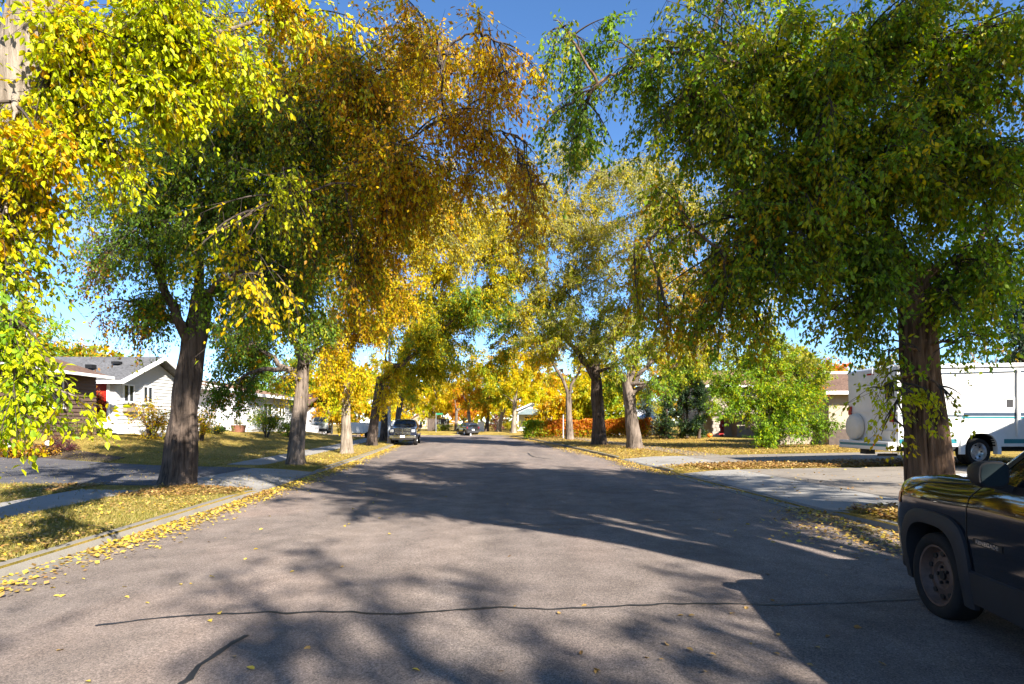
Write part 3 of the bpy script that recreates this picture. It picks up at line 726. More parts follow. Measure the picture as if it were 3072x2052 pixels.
street_tree('elm_tree', b, Z(1160, 1130, 46.5), .29, 'dark elm directly behind the lamp post',
    [(1230, 1090, 46, 110, 100, 3, 6000, {'ol': 3, 'y': 3, 'dg': 1}), (1330, 1080, 45, 110, 80, 3, 5000, {'ol': 3, 'y': 3, 'g': 1}), (1150, 960, 47, 150, 140, 3, 6000, {'ol': 2, 'y': 2, 'dg': 2}), (1300, 930, 46, 150, 120, 3.5, 6500, {'y': 3, 'ol': 3, 'p': 1})],
    'bark_dark', leaf=.2, droop=.5)
b = foot(1185, 55)
street_tree('elm_tree', b, Z(1205, 1180, 55), .28, 'slanting elm just right of the lamp post behind the parked pickup',
    [(1230, 1130, 54, 90, 70, 3, 3000, {'y': 3, 'ol': 3}), (1320, 1020, 54, 120, 80, 4, 4000, {'y': 3, 'ol': 2, 'o': 1})], 'bark_mid', leaf=.22, droop=.5)

# right side, nearest: huge trunk beside the black car, deep green crown
b = foot(2800, 9.7)
street_tree('elm_tree', b, Z(2735, 800, 9.8), .31, 'largest elm, thick ridged trunk beside the black car, deep green shaded crown',
    [(2050, 60, 10.2, 210, 160, 1.6, 4200, {'dg': 2, 'ol': 4, 'g': 2}, 5.4, .14), (1840, 180, 10.4, 150, 150, 1.2, 2000, {'dg': 3, 'g': 3, 'ol': 2}, 5.4, .12), (1690, 330, 10.2, 80, 170, .7, 650, {'dg': 2, 'g': 3, 'ol': 2}, 5.3, .05), (1660, 60, 10.4, 70, 120, .7, 450, {'g': 3, 'ol': 2}, 5.5, .05), (1730, 110, 10.5, 110, 170, 1.0, 1300, {'dg': 3, 'g': 3}, 5.5, .09), (1760, 420, 10, 120, 100, .9, 700, {'dg': 3, 'g': 2}, 5.2, .07),
     (2050, 350, 9.8, 210, 200, 1.5, 5200, {'ol': 4, 'g': 2, 'dg': 3}, 5.2, .13), (2150, 640, 9.5, 170, 200, 1.3, 4200, {'ol': 5, 'g': 2, 'dg': 2, 'o': 1}, 4.9, .10), (2050, 880, 9.3, 130, 150, 1.0, 1500, {'ol': 4, 'o': 2, 'g': 1}, 4.9, .08), (1980, 620, 9.6, 90, 200, .8, 900, {'ol': 3, 'g': 2, 'o': 1}, 5.0, .07),
     (2330, 180, 9.6, 240, 200, 1.7, 10500, {'dg': 1, 'g': 3, 'ol': 4}), (2380, 520, 9.2, 220, 230, 1.5, 11500, {'dg': 3, 'g': 2, 'ol': 4, 'o': .3}), (2320, 800, 9.1, 170, 150, 1.2, 3600, {'ol': 5, 'g': 3, 'dg': 2}),
     (2650, 120, 9.5, 230, 190, 1.8, 11500, {'dg': 2, 'g': 4, 'ol': 4}), (2660, 470, 8.9, 220, 210, 1.3, 11000, {'dg': 4, 'g': 3, 'ol': 3, 'y': .3}), (2950, 180, 9.2, 220, 220, 1.6, 8500, {'dg': 3, 'ol': 3, 'g': 2, 'o': .3}),
     (2930, 520, 9.0, 180, 190, 1.3, 7000, {'ol': 3, 'g': 3, 'dg': 1}), (2880, 780, 9.4, 150, 150, 1.1, 4200, {'g': 4, 'dg': 2, 'ol': 1}), (2620, 760, 9.2, 120, 140, .9, 4800, {'dg': 5, 'g': 3}), (3000, 720, 10.5, 120, 220, 1, 3600, {'g': 3, 'yg': 2}), (3030, 480, 11, 90, 130, .8, 1500, {'yg': 3, 'g': 2}),
     (1900, 780, 9.4, 60, 170, .5, 500, {'ol': 3, 'o': 2}, 4.9, .05), (2010, 960, 9.2, 60, 110, .5, 420, {'ol': 3, 'o': 2}, 4.7, .04), (2200, 380, 9.6, 150, 230, 1.2, 5200, {'dg': 2, 'ol': 4, 'g': 2}), (2480, 300, 9.2, 220, 230, 1.3, 8000, {'dg': 2, 'ol': 4, 'g': 3}), (2820, 330, 9.0, 200, 230, 1.2, 7000, {'dg': 2, 'ol': 4, 'g': 3}), (2480, 700, 9.2, 130, 170, 1.0, 4500, {'dg': 2, 'ol': 4, 'g': 3}), (2190, 900, 9.2, 130, 120, .8, 900, {'ol': 4, 'o': 1, 'g': 2}, 4.7, .04), (2290, 990, 9.3, 90, 80, .7, 450, {'ol': 4, 'o': 1, 'g': 1}, 4.6, .03), (2610, 900, 9.2, 70, 90, .6, 1300, {'g': 3, 'dg': 2, 'ol': 2}, 4.0, .04), (2850, 900, 9.3, 80, 80, .6, 1100, {'g': 4, 'yg': 1, 'ol': 1}, 4.0, .04), (2500, 930, 9.2, 110, 80, .7, 1000, {'ol': 4, 'g': 3}), (2960, 930, 9.5, 110, 70, .7, 600, {'g': 3, 'yg': 2, 'ol': 1}, 3.6, .05), (2890, 1030, 9.0, 90, 45, .5, 260, {'g': 3, 'yg': 2}, 2.9, .03),
     (2660, 1050, 9.0, 80, 35, .5, 200, {'g': 3, 'yg': 1, 'ol': 2}, 2.9, .03), (2640, 1170, 9.0, 90, 40, .4, 230, {'ol': 3, 'yg': 3}, 2.5, .03), (2740, 1180, 8.9, 70, 50, .35, 190, {'ol': 3, 'yg': 4, 'y': 1}, 2.5, .03), (2680, 1275, 9.0, 40, 45, .3, 80, {'ol': 3, 'y': 2}, 2.2, .02), (2850, 1190, 9.0, 40, 25, .25, 40, {'ol': 3}, 2.5, .02),
     (2300, -250, 10, 420, 200, 2, 6000, {'dg': 3, 'ol': 3}), (2900, -250, 9.5, 350, 200, 2, 6000, {'dg': 3, 'ol': 3}), (3350, 350, 9.5, 250, 400, 2, 6000, {'dg': 3, 'ol': 3})],
    'bark_red', leaf=.094, n=72, droop=.75, lpt=14, tw=(.28, .7), flare=1.3, leaf_parts=300)

# the sunlit pair in the middle distance, right
b = foot(1905, 32.5)
street_tree('elm_tree', b, Z(1880, 1130, 32.5), .37, 'light mottled elm trunk in front of the orange hedge under a pale yellow-green crown',
    [(1900, 1060, 32, 90, 90, 1.6, 3000, {'p': 3, 'ol': 3, 'g': 2}), (1960, 1150, 31.5, 60, 50, .8, 1000, {'g': 3, 'ol': 1}), (2030, 1010, 32, 120, 120, 2, 5000, {'ol': 3, 'y': 2, 'p': 2}), (1930, 830, 32, 180, 160, 3, 8500, {'p': 5, 'ol': 2, 'y': 1}), (2070, 790, 31, 160, 170, 3, 7000, {'p': 4, 'o': 2, 'y': 1}),
     (2000, 560, 32, 200, 120, 3.2, 7000, {'p': 6, 'y': 1}), (2250, 950, 31, 110, 110, 2, 4000, {'ol': 3, 'y': 2, 'p': 1}), (1960, 640, 32, 190, 150, 3.2, 9000, {'p': 6, 'y': 1}), (2160, 640, 31, 150, 170, 3, 5500, {'p': 4, 'y': 2, 'ol': 1}), (2100, 900, 32, 120, 120, 2, 4500, {'o': 2, 'y': 2, 'ol': 2}), (2250, 800, 31, 130, 170, 2.5, 5000, {'y': 2, 'ol': 3, 'p': 2}), (1830, 1000, 33, 90, 90, 2, 2600, {'ol': 3, 'p': 3}), (2110, 1040, 32, 120, 80, 2, 3500, {'ol': 3, 'y': 2, 'p': 1}), (2010, 1120, 32, 90, 60, 1.5, 1800, {'ol': 3, 'g': 2}), (1880, 930, 33, 110, 90, 2, 3500, {'p': 3, 'ol': 2})],
    'bark_mid', leaf=.135, droop=.3, lift=.05, twig='twig_grey', n=24, flare=1.35)
b = foot(1800, 38)
street_tree('elm_tree', b, Z(1785, 1080, 38), .42, 'dark broad trunk between two others with the tallest pale sunlit crown behind the road',
    [(1640, 960, 37, 130, 90, 3, 4200, {'ol': 3, 'dg': 2, 'p': 2}), (1600, 800, 37, 150, 140, 3.5, 7500, {'p': 4, 'ol': 3, 'y': 1}), (1760, 800, 37, 180, 160, 4, 9000, {'p': 5, 'ol': 2, 'y': 1}), (1700, 600, 37, 180, 140, 4, 9000, {'p': 6, 'y': 2}), (1560, 640, 37, 130, 130, 3, 5500, {'p': 4, 'y': 2}),
     (1735, 450, 37, 120, 75, 2.5, 4200, {'p': 6, 'y': 1}), (1860, 540, 37, 160, 110, 3, 6000, {'p': 6, 'y': 1}), (1780, 980, 37.5, 110, 110, 2.5, 4200, {'ol': 3, 'p': 2, 'dg': 2}), (1840, 1100, 37, 60, 90, 1.2, 2000, {'g': 2, 'ol': 3, 'dg': 2}), (1560, 940, 37, 100, 90, 2.5, 3000, {'ol': 3, 'y': 3, 'p': 2}), (1720, 900, 37, 130, 90, 2.5, 3800, {'p': 3, 'ol': 3}), (1460, 680, 37, 110, 110, 2.5, 3800, {'p': 4, 'y': 3}), (1640, 1060, 37, 110, 70, 2.5, 3000, {'ol': 3, 'y': 2, 'p': 1}), (1760, 1000, 37, 110, 80, 2.5, 3500, {'ol': 3, 'p': 2}), (1500, 760, 37, 110, 130, 2.5, 5500, {'y': 3, 'p': 3}), (1540, 510, 37, 120, 90, 2.5, 4500, {'p': 4, 'y': 3}), (1620, 700, 36, 160, 130, 3, 7000, {'p': 5, 'y': 2}), (1800, 690, 36, 160, 130, 3, 7000, {'p': 5, 'y': 2})],
    'bark_dark', leaf=.15, droop=.3, lift=.05, twig='twig_grey', n=24, flare=1.7)
b = foot(1709, 49)
street_tree('elm_tree', b, Z(1705, 1170, 49), .27, 'slim dark elm forking low into several limbs before the hedge',
    [(1590, 1010, 48, 110, 80, 3, 4000, {'y': 3, 'ol': 3, 'o': 2}, None, .16), (1690, 960, 48, 110, 80, 3, 4000, {'ol': 3, 'dg': 2, 'y': 1}, None, .16), (1520, 940, 48, 100, 110, 3, 5000, {'dg': 4, 'g': 3, 'ol': 1}, None, .15), (1640, 1060, 49, 70, 50, 2, 1600, {'y': 3, 'o': 2}, None, .1), (1780, 1060, 48, 80, 80, 2.5, 2500, {'y': 3, 'ol': 2}, None, .14), (1500, 1060, 48, 80, 60, 2, 2500, {'dg': 3, 'y': 2, 'o': 1}, None, .1)] if False else
    [(1590, 1010, 48, 110, 80, 3, 4000, {'y': 3, 'ol': 3, 'o': 2}, 4.0, .16), (1690, 960, 48, 110, 80, 3, 4000, {'ol': 3, 'dg': 2, 'y': 1}, 4.2, .16), (1520, 940, 48, 100, 110, 3, 5000, {'dg': 4, 'g': 3, 'ol': 1}, 3.9, .15), (1640, 1060, 49, 70, 50, 2, 1600, {'y': 3, 'o': 2}, 3.8, .1), (1780, 1060, 48, 80, 80, 2.5, 2500, {'y': 3, 'ol': 2}, 4.0, .14), (1500, 1060, 48, 80, 60, 2, 2500, {'dg': 3, 'y': 2, 'o': 1}, 3.6, .1)],
    'bark_mid', leaf=.19, droop=.3)
for px, Y, r, tx, ty, mt, lab, bs in (
    (1541, 74, .30, 1545, 1190, 'bark_light', 'straight pale trunk at the left end of the orange hedge', [(1560, 1110, 73, 90, 60, 3, 3500, {'y': 4, 'ol': 2}), (1600, 1180, 73, 70, 45, 2, 2200, {'y': 3, 'yg': 2}), (1500, 1180, 73, 60, 50, 2, 1800, {'ol': 3, 'y': 2}), (1620, 1090, 74, 90, 60, 3, 3000, {'o': 2, 'y': 3})]),
    (1494, 77, .30, 1515, 1210, 'bark_light', 'leaning pale trunk beside the straight one at the bend', [(1480, 1150, 76, 90, 70, 3, 4000, {'ol': 3, 'g': 2, 'y': 1}), (1440, 1100, 77, 100, 80, 3, 4000, {'y': 2, 'ol': 3, 'o': 1}), (1540, 1060, 77, 90, 60, 3, 3000, {'y': 3, 'ol': 2})]),
    (1459, 80, .26, 1466, 1230, 'bark_dark', 'short dark trunk at the bend beside the plum bush', [(1450, 1180, 80, 70, 60, 2.5, 3000, {'ol': 3, 'o': 2}), (1470, 1100, 81, 80, 60, 3, 3000, {'y': 3, 'o': 2})]),
    (1412, 83, .26, 1404, 1220, 'bark_light', 'grey trunk right behind the far dark car', [(1410, 1160, 83, 80, 60, 3, 3500, {'y': 3, 'o': 3}), (1360, 1090, 84, 100, 70, 3, 3500, {'y': 3, 'p': 2, 'o': 1})]),
    (1368, 92, .26, 1370, 1225, 'bark_mid', 'forked brown trunk behind the far dark car against orange leaves', [(1350, 1150, 92, 90, 70, 3, 3500, {'y': 4, 'o': 2}), (1400, 1230, 94, 50, 40, 3, 1800, {'o': 3, 'rd': 3})]),
    (1328, 87, .22, 1330, 1250, 'bark_light', 'small pale tree with golden leaves beyond the pickup', [(1330, 1210, 87, 60, 55, 2.5, 2600, {'y': 6}), (1300, 1150, 87, 80, 60, 3, 3000, {'y': 4, 'yg': 2}), (1280, 1220, 88, 50, 50, 2, 1800, {'yg': 2, 'y': 3})])):
    street_tree('elm_tree', foot(px, Y), Z(tx, ty, Y), r, lab, bs, mt, leaf=.27, droop=.4, n=14, lpt=16)

# elms of the same rows just behind the camera: they shade the road and the big trunks
street_tree('elm_tree', (8.6, -2.2, .2), (8.3, -2.0, 5.4), .4, 'elm behind the viewer shading the road, not in the picture',
    [], 'bark_mid') if False else None
def plain_tree(name, base, h, r, label, blobs, mat='bark_mid', leaf=.12, group=None, droop=.4, n=16, twig='twig', cat='tree', **kw):
    """blobs in metres relative to the foot: (dx, dy, dz, rx, ry, rz, leaves, palette)"""
    T = Tree(name, base, label, cat, group); b = np.array(base, float)
    T.trunk([b - [0, 0, .1], b + [.05, 0, h*.5], b + [.0, .05, h]], [r, r*.85, r*.65], n, mat, 1.3)
    for i, (dx, dy, dz, rx, ry, rz, nl, pal) in enumerate(blobs):
        T.bough(T.node(h*(.7 + .3*((i*37 % 10)/10))), b + np.array([dx, dy, dz]), (rx, ry, rz), nl, pal, size=leaf, droop=droop, r0=r*.5, seed=i*17, **kw)
    T.finish(twig); return T
plain_tree('elm_tree', (9.2, -2.5, .2), 5.2, .38, 'elm behind the viewpoint on the right kerb, shading the road', [(-3.0, 3.4, 8.6, 2.6, 2.2, 1.6, 7500, {'dg': 2, 'ol': 2}), (.3, 5.0, 9.4, 2.8, 2.2, 2.0, 8000, {'dg': 2, 'ol': 2}), (3.0, 3.0, 9.6, 2.8, 2.5, 2.2, 7500, {'dg': 2, 'ol': 2}),
    (-2.6, 1.2, 10.8, 2.8, 2.4, 1.8, 6500, {'dg': 2, 'ol': 2}), (.8, 1.6, 12.4, 3.0, 2.8, 2.0, 7500, {'dg': 2, 'ol': 2}), (3.8, 4.2, 12.2, 2.8, 2.6, 2.2, 7500, {'dg': 2, 'ol': 2}), (-.5, 4.6, 6.9, 2.2, 1.6, 1.0, 3200, {'dg': 2, 'ol': 2}), (-4.6, 4.2, 12.6, 2.4, 2.2, 1.6, 5000, {'dg': 2, 'ol': 2}),
    (-5.6, 4.6, 15.6, 2.4, 2.4, 1.5, 2600, {'dg': 2, 'ol': 2}), (1.4, 4.4, 7.6, 2.2, 1.8, 1.2, 6000, {'dg': 2, 'ol': 2}), (-1.6, 4.6, 7.4, 2.2, 1.8, 1.1, 4500, {'dg': 2, 'ol': 2}), (4.6, 5.6, 9.0, 2.4, 2.0, 2.0, 4500, {'dg': 2, 'ol': 2}), (-3, 6.6, 11.6, 2.6, 1.6, 1.4, 2200, {'dg': 2, 'ol': 2}), (.3, 7.0, 13.0, 2.6, 1.6, 1.8, 2600, {'dg': 2, 'ol': 2}), (-.8, 6.6, 10.2, 3.0, 1.4, 1.2, 3200, {'dg': 2, 'ol': 2}), (-5.6, 6.0, 11.6, 1.8, 1.6, 1.4, 2600, {'dg': 2, 'ol': 2}), (-7.6, 4.2, 16.2, 2.4, 2.2, 1.5, 3500, {'dg': 2, 'ol': 2}), (-8.0, 2.0, 14.8, 2.4, 2.2, 1.5, 4000, {'dg': 2, 'ol': 2}), (-9.6, 3.4, 16.0, 2.2, 2.0, 1.3, 3000, {'dg': 2, 'ol': 2})], leaf=.15, group='old elms lining the street')
plain_tree('elm_tree', (9.6, -11.5, .2), 5.0, .36, 'elm farther behind the viewpoint on the right kerb, thinly leaved', [(-3, 3, 8, 2.4, 2.2, 1.6, 2400, {'ol': 2}), (0, 4, 9.5, 2.4, 2.2, 1.8, 2720, {'ol': 2}), (2, 0, 9, 2.4, 2.2, 2, 2080, {'ol': 2}), (-2, 0, 10, 2.4, 2.2, 2, 2400, {'ol': 2}), (-5, 2, 9, 2.4, 2.2, 1.4, 2080, {'ol': 1}), (-7, 3, 10.5, 2.4, 2.2, 1.4, 1920, {'ol': 1}), (-1, 1.5, 12, 2.4, 2.2, 1.4, 1920, {'ol': 1})], leaf=.15, group='old elms lining the street')
# ------------------------------------------------------------------ houses
def window(parent, c, u, n, w, h, frame='white_trim', cols=2, sill=True):
    c, u, n = Vector(c), Vector(u).normalized(), Vector(n).normalized(); up = Vector((0, 0, 1)); Mt = Matrix((u, n, up)).transposed()
    f = .07; mb = MB(); d = .09
    mb.box(c + up*(h/2 - f/2) + n*d/2, (w, d, f), mat=Mt); mb.box(c - up*(h/2 - f/2) + n*d/2, (w, d, f), mat=Mt)
    for k in range(cols + 1):
        x = -w/2 + f/2 + (w - f)*k/cols; mb.box(c + u*x + n*(d/2 - .004), (f, d - .008, h - 2*f - .004), mat=Mt)
    o = mb.build('window', M[frame], parent, ws=True)
    for k in range(cols):
        x0 = -w/2 + f + (w - f)*k/cols; pw = (w - f)/cols - f
        mb = MB(); mb.box(c + u*(x0 + pw/2) + n*.045, (pw - .004, .012, h - 2*f - .006), mat=Mt); p = mb.build('pane', M['glass'], o, ws=True)
    if sill:
        mb = MB(); mb.box(c - up*(h/2 + .03) + n*.06, (w + .12, .13, .05), mat=Mt); mb.build('sill', M[frame], o, ws=True)
    return o

def siding(parent, a, b, z0, z1, n, mat, pitch=.2, top=None, th=.05):
    """lapped boards on the wall from a to b; top(t) gives the wall height along it for gables"""
    a, b, n = Vector((*a, 0)), Vector((*b, 0)), Vector((*n, 0)).normalized(); u = b - a; L = u.length; u.normalize()
    shared = None; z = z0; tilt = Matrix.Rotation(R_(5), 3, 'X')
    Mt = Matrix((u, n, Vector((0, 0, 1)))).transposed()
    while z < (max(top(t/20) for t in range(21)) if top else z1) - .05:
        s0, s1 = 0.0, 1.0
        if top:
            ts = [t/200 for t in range(201) if top(t/200) > z + pitch*.8]
            if not ts: break
            s0, s1 = min(ts), max(ts)
        full = (s0 == 0 and s1 == 1); ln = L*(s1 - s0)
        if full and shared is not None: me = shared
        else:
            me = bpy.data.meshes.new('siding_board'); x = ln/2; h = pitch/2
            vs = [(-x, .004, -h), (x, .004, -h), (x, th, -h), (-x, th, -h), (-x, .002, h), (x, .002, h), (x, .010, h), (-x, .010, h)]
            me.from_pydata(vs, [], [(0, 3, 2, 1), (4, 5, 6, 7), (0, 1, 5, 4), (1, 2, 6, 5), (2, 3, 7, 6), (3, 0, 4, 7)]); me.materials.append(M[mat])
            if full: shared = me
        o = bpy.data.objects.new('siding_board', me); COL.objects.link(o); o.parent = parent
        mt = Mt.to_4x4(); mt.translation = a + u*(L*(s0 + s1)/2) + Vector((0, 0, z + pitch/2)) - parent.location
        o.matrix_local = mt; z += pitch

def roof_slab(mb, e0, e1, r1, r0, th=.14, m=0):
    """a sloping slab: two eave corners, two ridge corners"""
    P = [Vector(q) for q in (e0, e1, r1, r0)]; nrm = (P[1]-P[0]).cross(P[3]-P[0]).normalized()
    if nrm.z < 0: nrm = -nrm
    mb.prism(P, -nrm*th, m)

# --- brown and white bungalow on the left
g0 = 1.0
H = thing('bungalow', (-21, 27, g0), 'brown and white bungalow with a grey gable roof and red door', 'house')
mb = MB()
mb.prism([(-18.5, 14, g0-.6), (-19.55, 26.6, g0-.6), (-27, 26.6, g0-.6), (-27, 14, g0-.6)], (0, 0, 3.5)); mb.build('wall', M['brown_sid'], H, ws=True)
siding(H, (-18.5, 14), (-19.55, 26.6), g0-.2, 3.88, (1, .083), 'brown_sid', .17)
mb = MB(); mb.box2((-27, 26.6, g0-.6), (-21.3, 28.7, 3.9)); mb.build('porch_wall', M['white_sid'], H, ws=True)
mb = MB()
gp = [(-20.05, 28.7, g0-.6), (-20.05, 34.8, g0-.6), (-20.05, 34.8, 3.85), (-20.05, 31.75, 5.15), (-20.05, 28.7, 3.85)]
mb.prism(gp, (-7, 0, 0)); mb.build('gable_wall', M['white_sid'], H, ws=True)
siding(H, (-20.05, 28.7), (-20.05, 34.8), g0+.1, 3.9, (1, 0), 'white_sid', .19, top=lambda t: 3.78 + 1.3*(1 - abs(t*2 - 1)))
siding(H, (-21.3, 28.7), (-20.05, 28.7), g0+.1, 3.75, (0, -1), 'white_sid', .19)
mb = MB(); roof_slab(mb, (-17.95, 13.4, 3.86), (-19.05, 27.0, 3.86), (-23.2, 27.0, 5.2), (-22.6, 13.4, 5.2)); roof_slab(mb, (-28.2, 13.4, 3.86), (-28.2, 27.0, 3.86), (-23.2, 27.0, 5.2), (-22.6, 13.4, 5.2))
rf = mb.build('roof', M['roof_brown'], H, ws=True)
mb = MB(); mb.bar((-17.9, 13.4, 3.80), (-19.0, 27.02, 3.80), .11, .13); mb.build('gutter', M['white_trim'], H, ws=True)
mb = MB(); roof_slab(mb, (-19.45, 28.25, 3.80), (-27.5, 28.25, 3.80), (-27.5, 31.75, 5.36), (-19.45, 31.75, 5.36)); roof_slab(mb, (-19.45, 35.25, 3.80), (-27.5, 35.25, 3.80), (-27.5, 31.75, 5.36), (-19.45, 31.75, 5.36))
rg = mb.build('roof', M['roof_grey'], H, ws=True); rg['label'] = 'grey shingled gable roof'
mb = MB(); mb.bar((-19.40, 28.2, 3.70), (-19.40, 31.75, 5.28), .06, .20); mb.bar((-19.40, 35.3, 3.70), (-19.40, 31.75, 5.28), .06, .20); mb.build('bargeboard', M['white_trim'], H, ws=True)
mb = MB(); mb.bar((-19.40, 28.19, 3.70), (-22.2, 28.19, 3.70), .09, .16); mb.build('gutter', M['white_trim'], H, ws=True)
mb = MB(); mb.tube([(-23.6, 27.8, 4.6), (-23.6, 27.8, 6.0)], .13, 12); mb.tube([(-23.6, 27.8, 5.82), (-23.6, 27.8, 6.08)], .2, 12); mb.build('chimney_pipe', M['white_trim'], H, smooth=40, ws=True)
mb = MB(); mb.box((-21.2, 30.4, 4.88), (.4, .3, .14)); mb.build('roof_vent', M['black'], H, ws=True)
mb = MB(); mb.box((-22.0, 29.6, 4.6), (.35, .35, .2)); mb.build('roof_vent', M['black'], H, ws=True)
window(H, (-20.03, 29.55, 3.20), (0, 1, 0), (1, 0, 0), .86, .95)
window(H, (-20.03, 31.1, 3.20), (0, 1, 0), (1, 0, 0), .86, .95)
window(H, (-19.25, 23.4, 3.0), (-.083, 1, 0), (1, .083, 0), 1.9, 1.35)
window(H, (-18.75, 17.6, 3.0), (-.083, 1, 0), (1, .083, 0), 1.6, 1.35)
mb = MB(); mb.box((-20.85, 28.62, 2.62), (.86, .07, 2.04)); dr = mb.build('door', M['red_door'], H, ws=True)
mb = MB(); mb.box((-20.5, 28.565, 2.6), (.04, .05, .16)); mb.build('handle', M['steel'], dr, ws=True)
mb = MB()
for x in (-21.33, -20.37): mb.box((x, 28.60, 2.66), (.10, .12, 2.12))
mb.box((-20.85, 28.60, 3.72), (1.06, .12, .10)); mb.build('door_frame', M['white_trim'], H, ws=True)
mb = MB(); mb.prism([(-21.4, 26.7, 1.50), (-20.0, 26.7, 1.50), (-20.0, 28.5, 1.50), (-21.4, 28.5, 1.50)], (0, 0, .12)); mb.build('porch_floor', M['concrete'], H, ws=True)
# ramp of white boards from the door to the lawn
rp = thing('entrance_ramp', (-19.6, 27.6, g0), 'white sloping ramp leading from the red door down to the lawn', 'ramp')
mb = MB(); mb.bar((-20.2, 27.3, 1.62), (-17.7, 28.3, 1.02), 1.0, .05); mb.build('deck', M['white_trim'], rp, ws=True)
for s, off in ((-1, -.52), (1, .52)):
    mb = MB(); mb.bar((-20.2 - off*.37, 27.3 + off*.93, 1.66), (-17.6 - off*.37, 28.34 + off*.93, 1.05), .05, .22); mb.build('side_board', M['white_trim'], rp, ws=True)
pb = thing('planter_box', (-19.85, 29.5, 2.45), 'wooden window box of dry plants hung below the gable windows', 'planter')
mb = MB(); mb.box((-19.86, 29.5, 2.38), (.24, .85, .26)); mb.build('box', M['wood'], pb, ws=True)

# --- pale bungalow behind it
H = thing('bungalow', (-22, 42, 1.1), 'pale bungalow with a tan roof and white eaves behind the second trunk', 'house')
mb = MB(); mb.prism([(-21.4, 36.8, .6), (-21.9, 42, .6), (-31, 42, .6), (-31, 36.8, .6)], (0, 0, 3.45)); mb.build('wall', M['shaded_white_sid'], H, ws=True)
mb = MB(); mb.box2((-31, 42, .6), (-19.7, 50, 3.75)); mb.build('wall', M['white_sid'], H, ws=True)
siding(H, (-31, 42), (-19.7, 42), 1.15, 3.7, (0, -1), 'shaded_white_sid', .17)
siding(H, (-19.7, 42), (-19.7, 50), 1.15, 3.7, (1, 0), 'white_sid', .17)
mb = MB(); roof_slab(mb, (-20.7, 36.2, 4.15), (-21.2, 42.2, 4.15), (-26.2, 42.2, 5.5), (-26.0, 36.2, 5.5)); roof_slab(mb, (-31.6, 36.2, 4.15), (-31.6, 42.2, 4.15), (-26.2, 42.2, 5.5), (-26.0, 36.2, 5.5)); mb.build('roof', M['roof_tan'], H, ws=True)
mb = MB(); mb.bar((-20.64, 36.2, 4.05), (-21.14, 42.2, 4.05), .08, .22); mb.build('fascia', M['white_trim'], H, ws=True)
mb = MB(); roof_slab(mb, (-19.1, 41.5, 3.86), (-19.1, 50.5, 3.86), (-25, 50.5, 5.1), (-25, 41.5, 5.1)); roof_slab(mb, (-31.5, 41.5, 3.86), (-31.5, 50.5, 3.86), (-25, 50.5, 5.1), (-25, 41.5, 5.1)); mb.build('roof', M['roof_tan'], H, ws=True)
mb = MB(); mb.bar((-19.04, 41.5, 3.74), (-19.04, 50.5, 3.74), .08, .22); mb.build('fascia', M['white_trim'], H, ws=True)
mb = MB(); mb.bar((-19.1, 41.44, 3.76), (-25, 41.44, 5.0), .06, .2); mb.build('bargeboard', M['white_trim'], H, ws=True)
window(H, (-19.67, 45.5, 2.7), (0, 1, 0), (1, 0, 0), 1.6, 1.1); window(H, (-19.67, 48.3, 2.7), (0, 1, 0), (1, 0, 0), 1.2, 1.1)
mb = MB(); mb.box((-19.66, 43.2, 2.15), (.08, .9, 2.0)); dr = mb.build('door', M['white_trim'], H, ws=True)
mb = MB(); mb.box((-19.60, 43.5, 2.1), (.05, .04, .14)); mb.build('handle', M['steel'], dr, ws=True)
tb = thing('planter_tub', (-19.6, 40.6, float(zg(-19.6, 40.6))), 'reddish round planter tub with pale flowers before the pale bungalow', 'planter')
zt = float(zg(-19.6, 40.6)); mb = MB(); mb.lathe([(0, 0), (.42, 0), (.5, .45), (.54, .5), (.46, .5), (.44, .42), (0, .42)], 18, M=Matrix.Translation((-19.6, 40.6, zt))); mb.build('tub', M['terracotta'], tb, smooth=40, ws=True)

# --- corner house far left, seen between the trunks
H = thing('corner_house', (-26, 62, .6), 'white walled house on the corner lot seen between the left hand trunks', 'house')
mb = MB(); mb.box2((-34, 58, .3), (-21.5, 68, 3.3)); mb.build('wall', M['shaded_white_sid'], H, ws=True)
mb = MB(); roof_slab(mb, (-34.6, 57.4, 3.25), (-20.9, 57.4, 3.25), (-20.9, 63, 5.0), (-34.6, 63, 5.0)); roof_slab(mb, (-34.6, 68.6, 3.25), (-20.9, 68.6, 3.25), (-20.9, 63, 5.0), (-34.6, 63, 5.0)); mb.build('roof', M['roof_brown'], H, ws=True)
window(H, (-24, 57.98, 2.1), (1, 0, 0), (0, -1, 0), 1.8, 1.2); window(H, (-29, 57.98, 2.1), (1, 0, 0), (0, -1, 0), 1.8, 1.2)
def fence(name, a, b, h, mat, label, w=.14, gap=.012, cat='fence'):
    a, b = Vector((*a, 0)), Vector((*b, 0)); u = (b - a); L = u.length; u.normalize(); ang = math.atan2(u.y, u.x)
    zz = float(zg(a.x, a.y)); root = thing(name, (a.x, a.y, zz), label, cat); me = None; k = int(L/(w + gap))
    for i in range(k):
        p = a + u*(w + gap)*(i + .5)
        if me is None:
            mb = MB(); mb.prism([(-w/2, -.012, 0), (w/2, -.012, 0), (w/2, -.012, h-.05), (w/2-.04, -.012, h), (-w/2+.04, -.012, h), (-w/2, -.012, h-.05)], (0, .024, 0)); o = mb.build('board', M[mat], root); me = o.data
        else:
            o = bpy.data.objects.new('board', me); COL.objects.link(o); o.parent = root
        o.location = Vector((p.x, p.y, float(zg(p.x, p.y)) + .04)) - root.location; o.rotation_euler = (0, R_(random.uniform(-.6, .6)), ang)
    for q in (.3, .8):
        mb = MB(); nrm = Vector((-u.y, u.x, 0)); A = a + nrm*.035 + Vector((0, 0, zz + h*q)); B = b + nrm*.035 + Vector((0, 0, float(zg(b.x, b.y)) + h*q)); mb.bar(A, B, .04, .09); mb.build('rail', M[mat], root, ws=True)
    return root
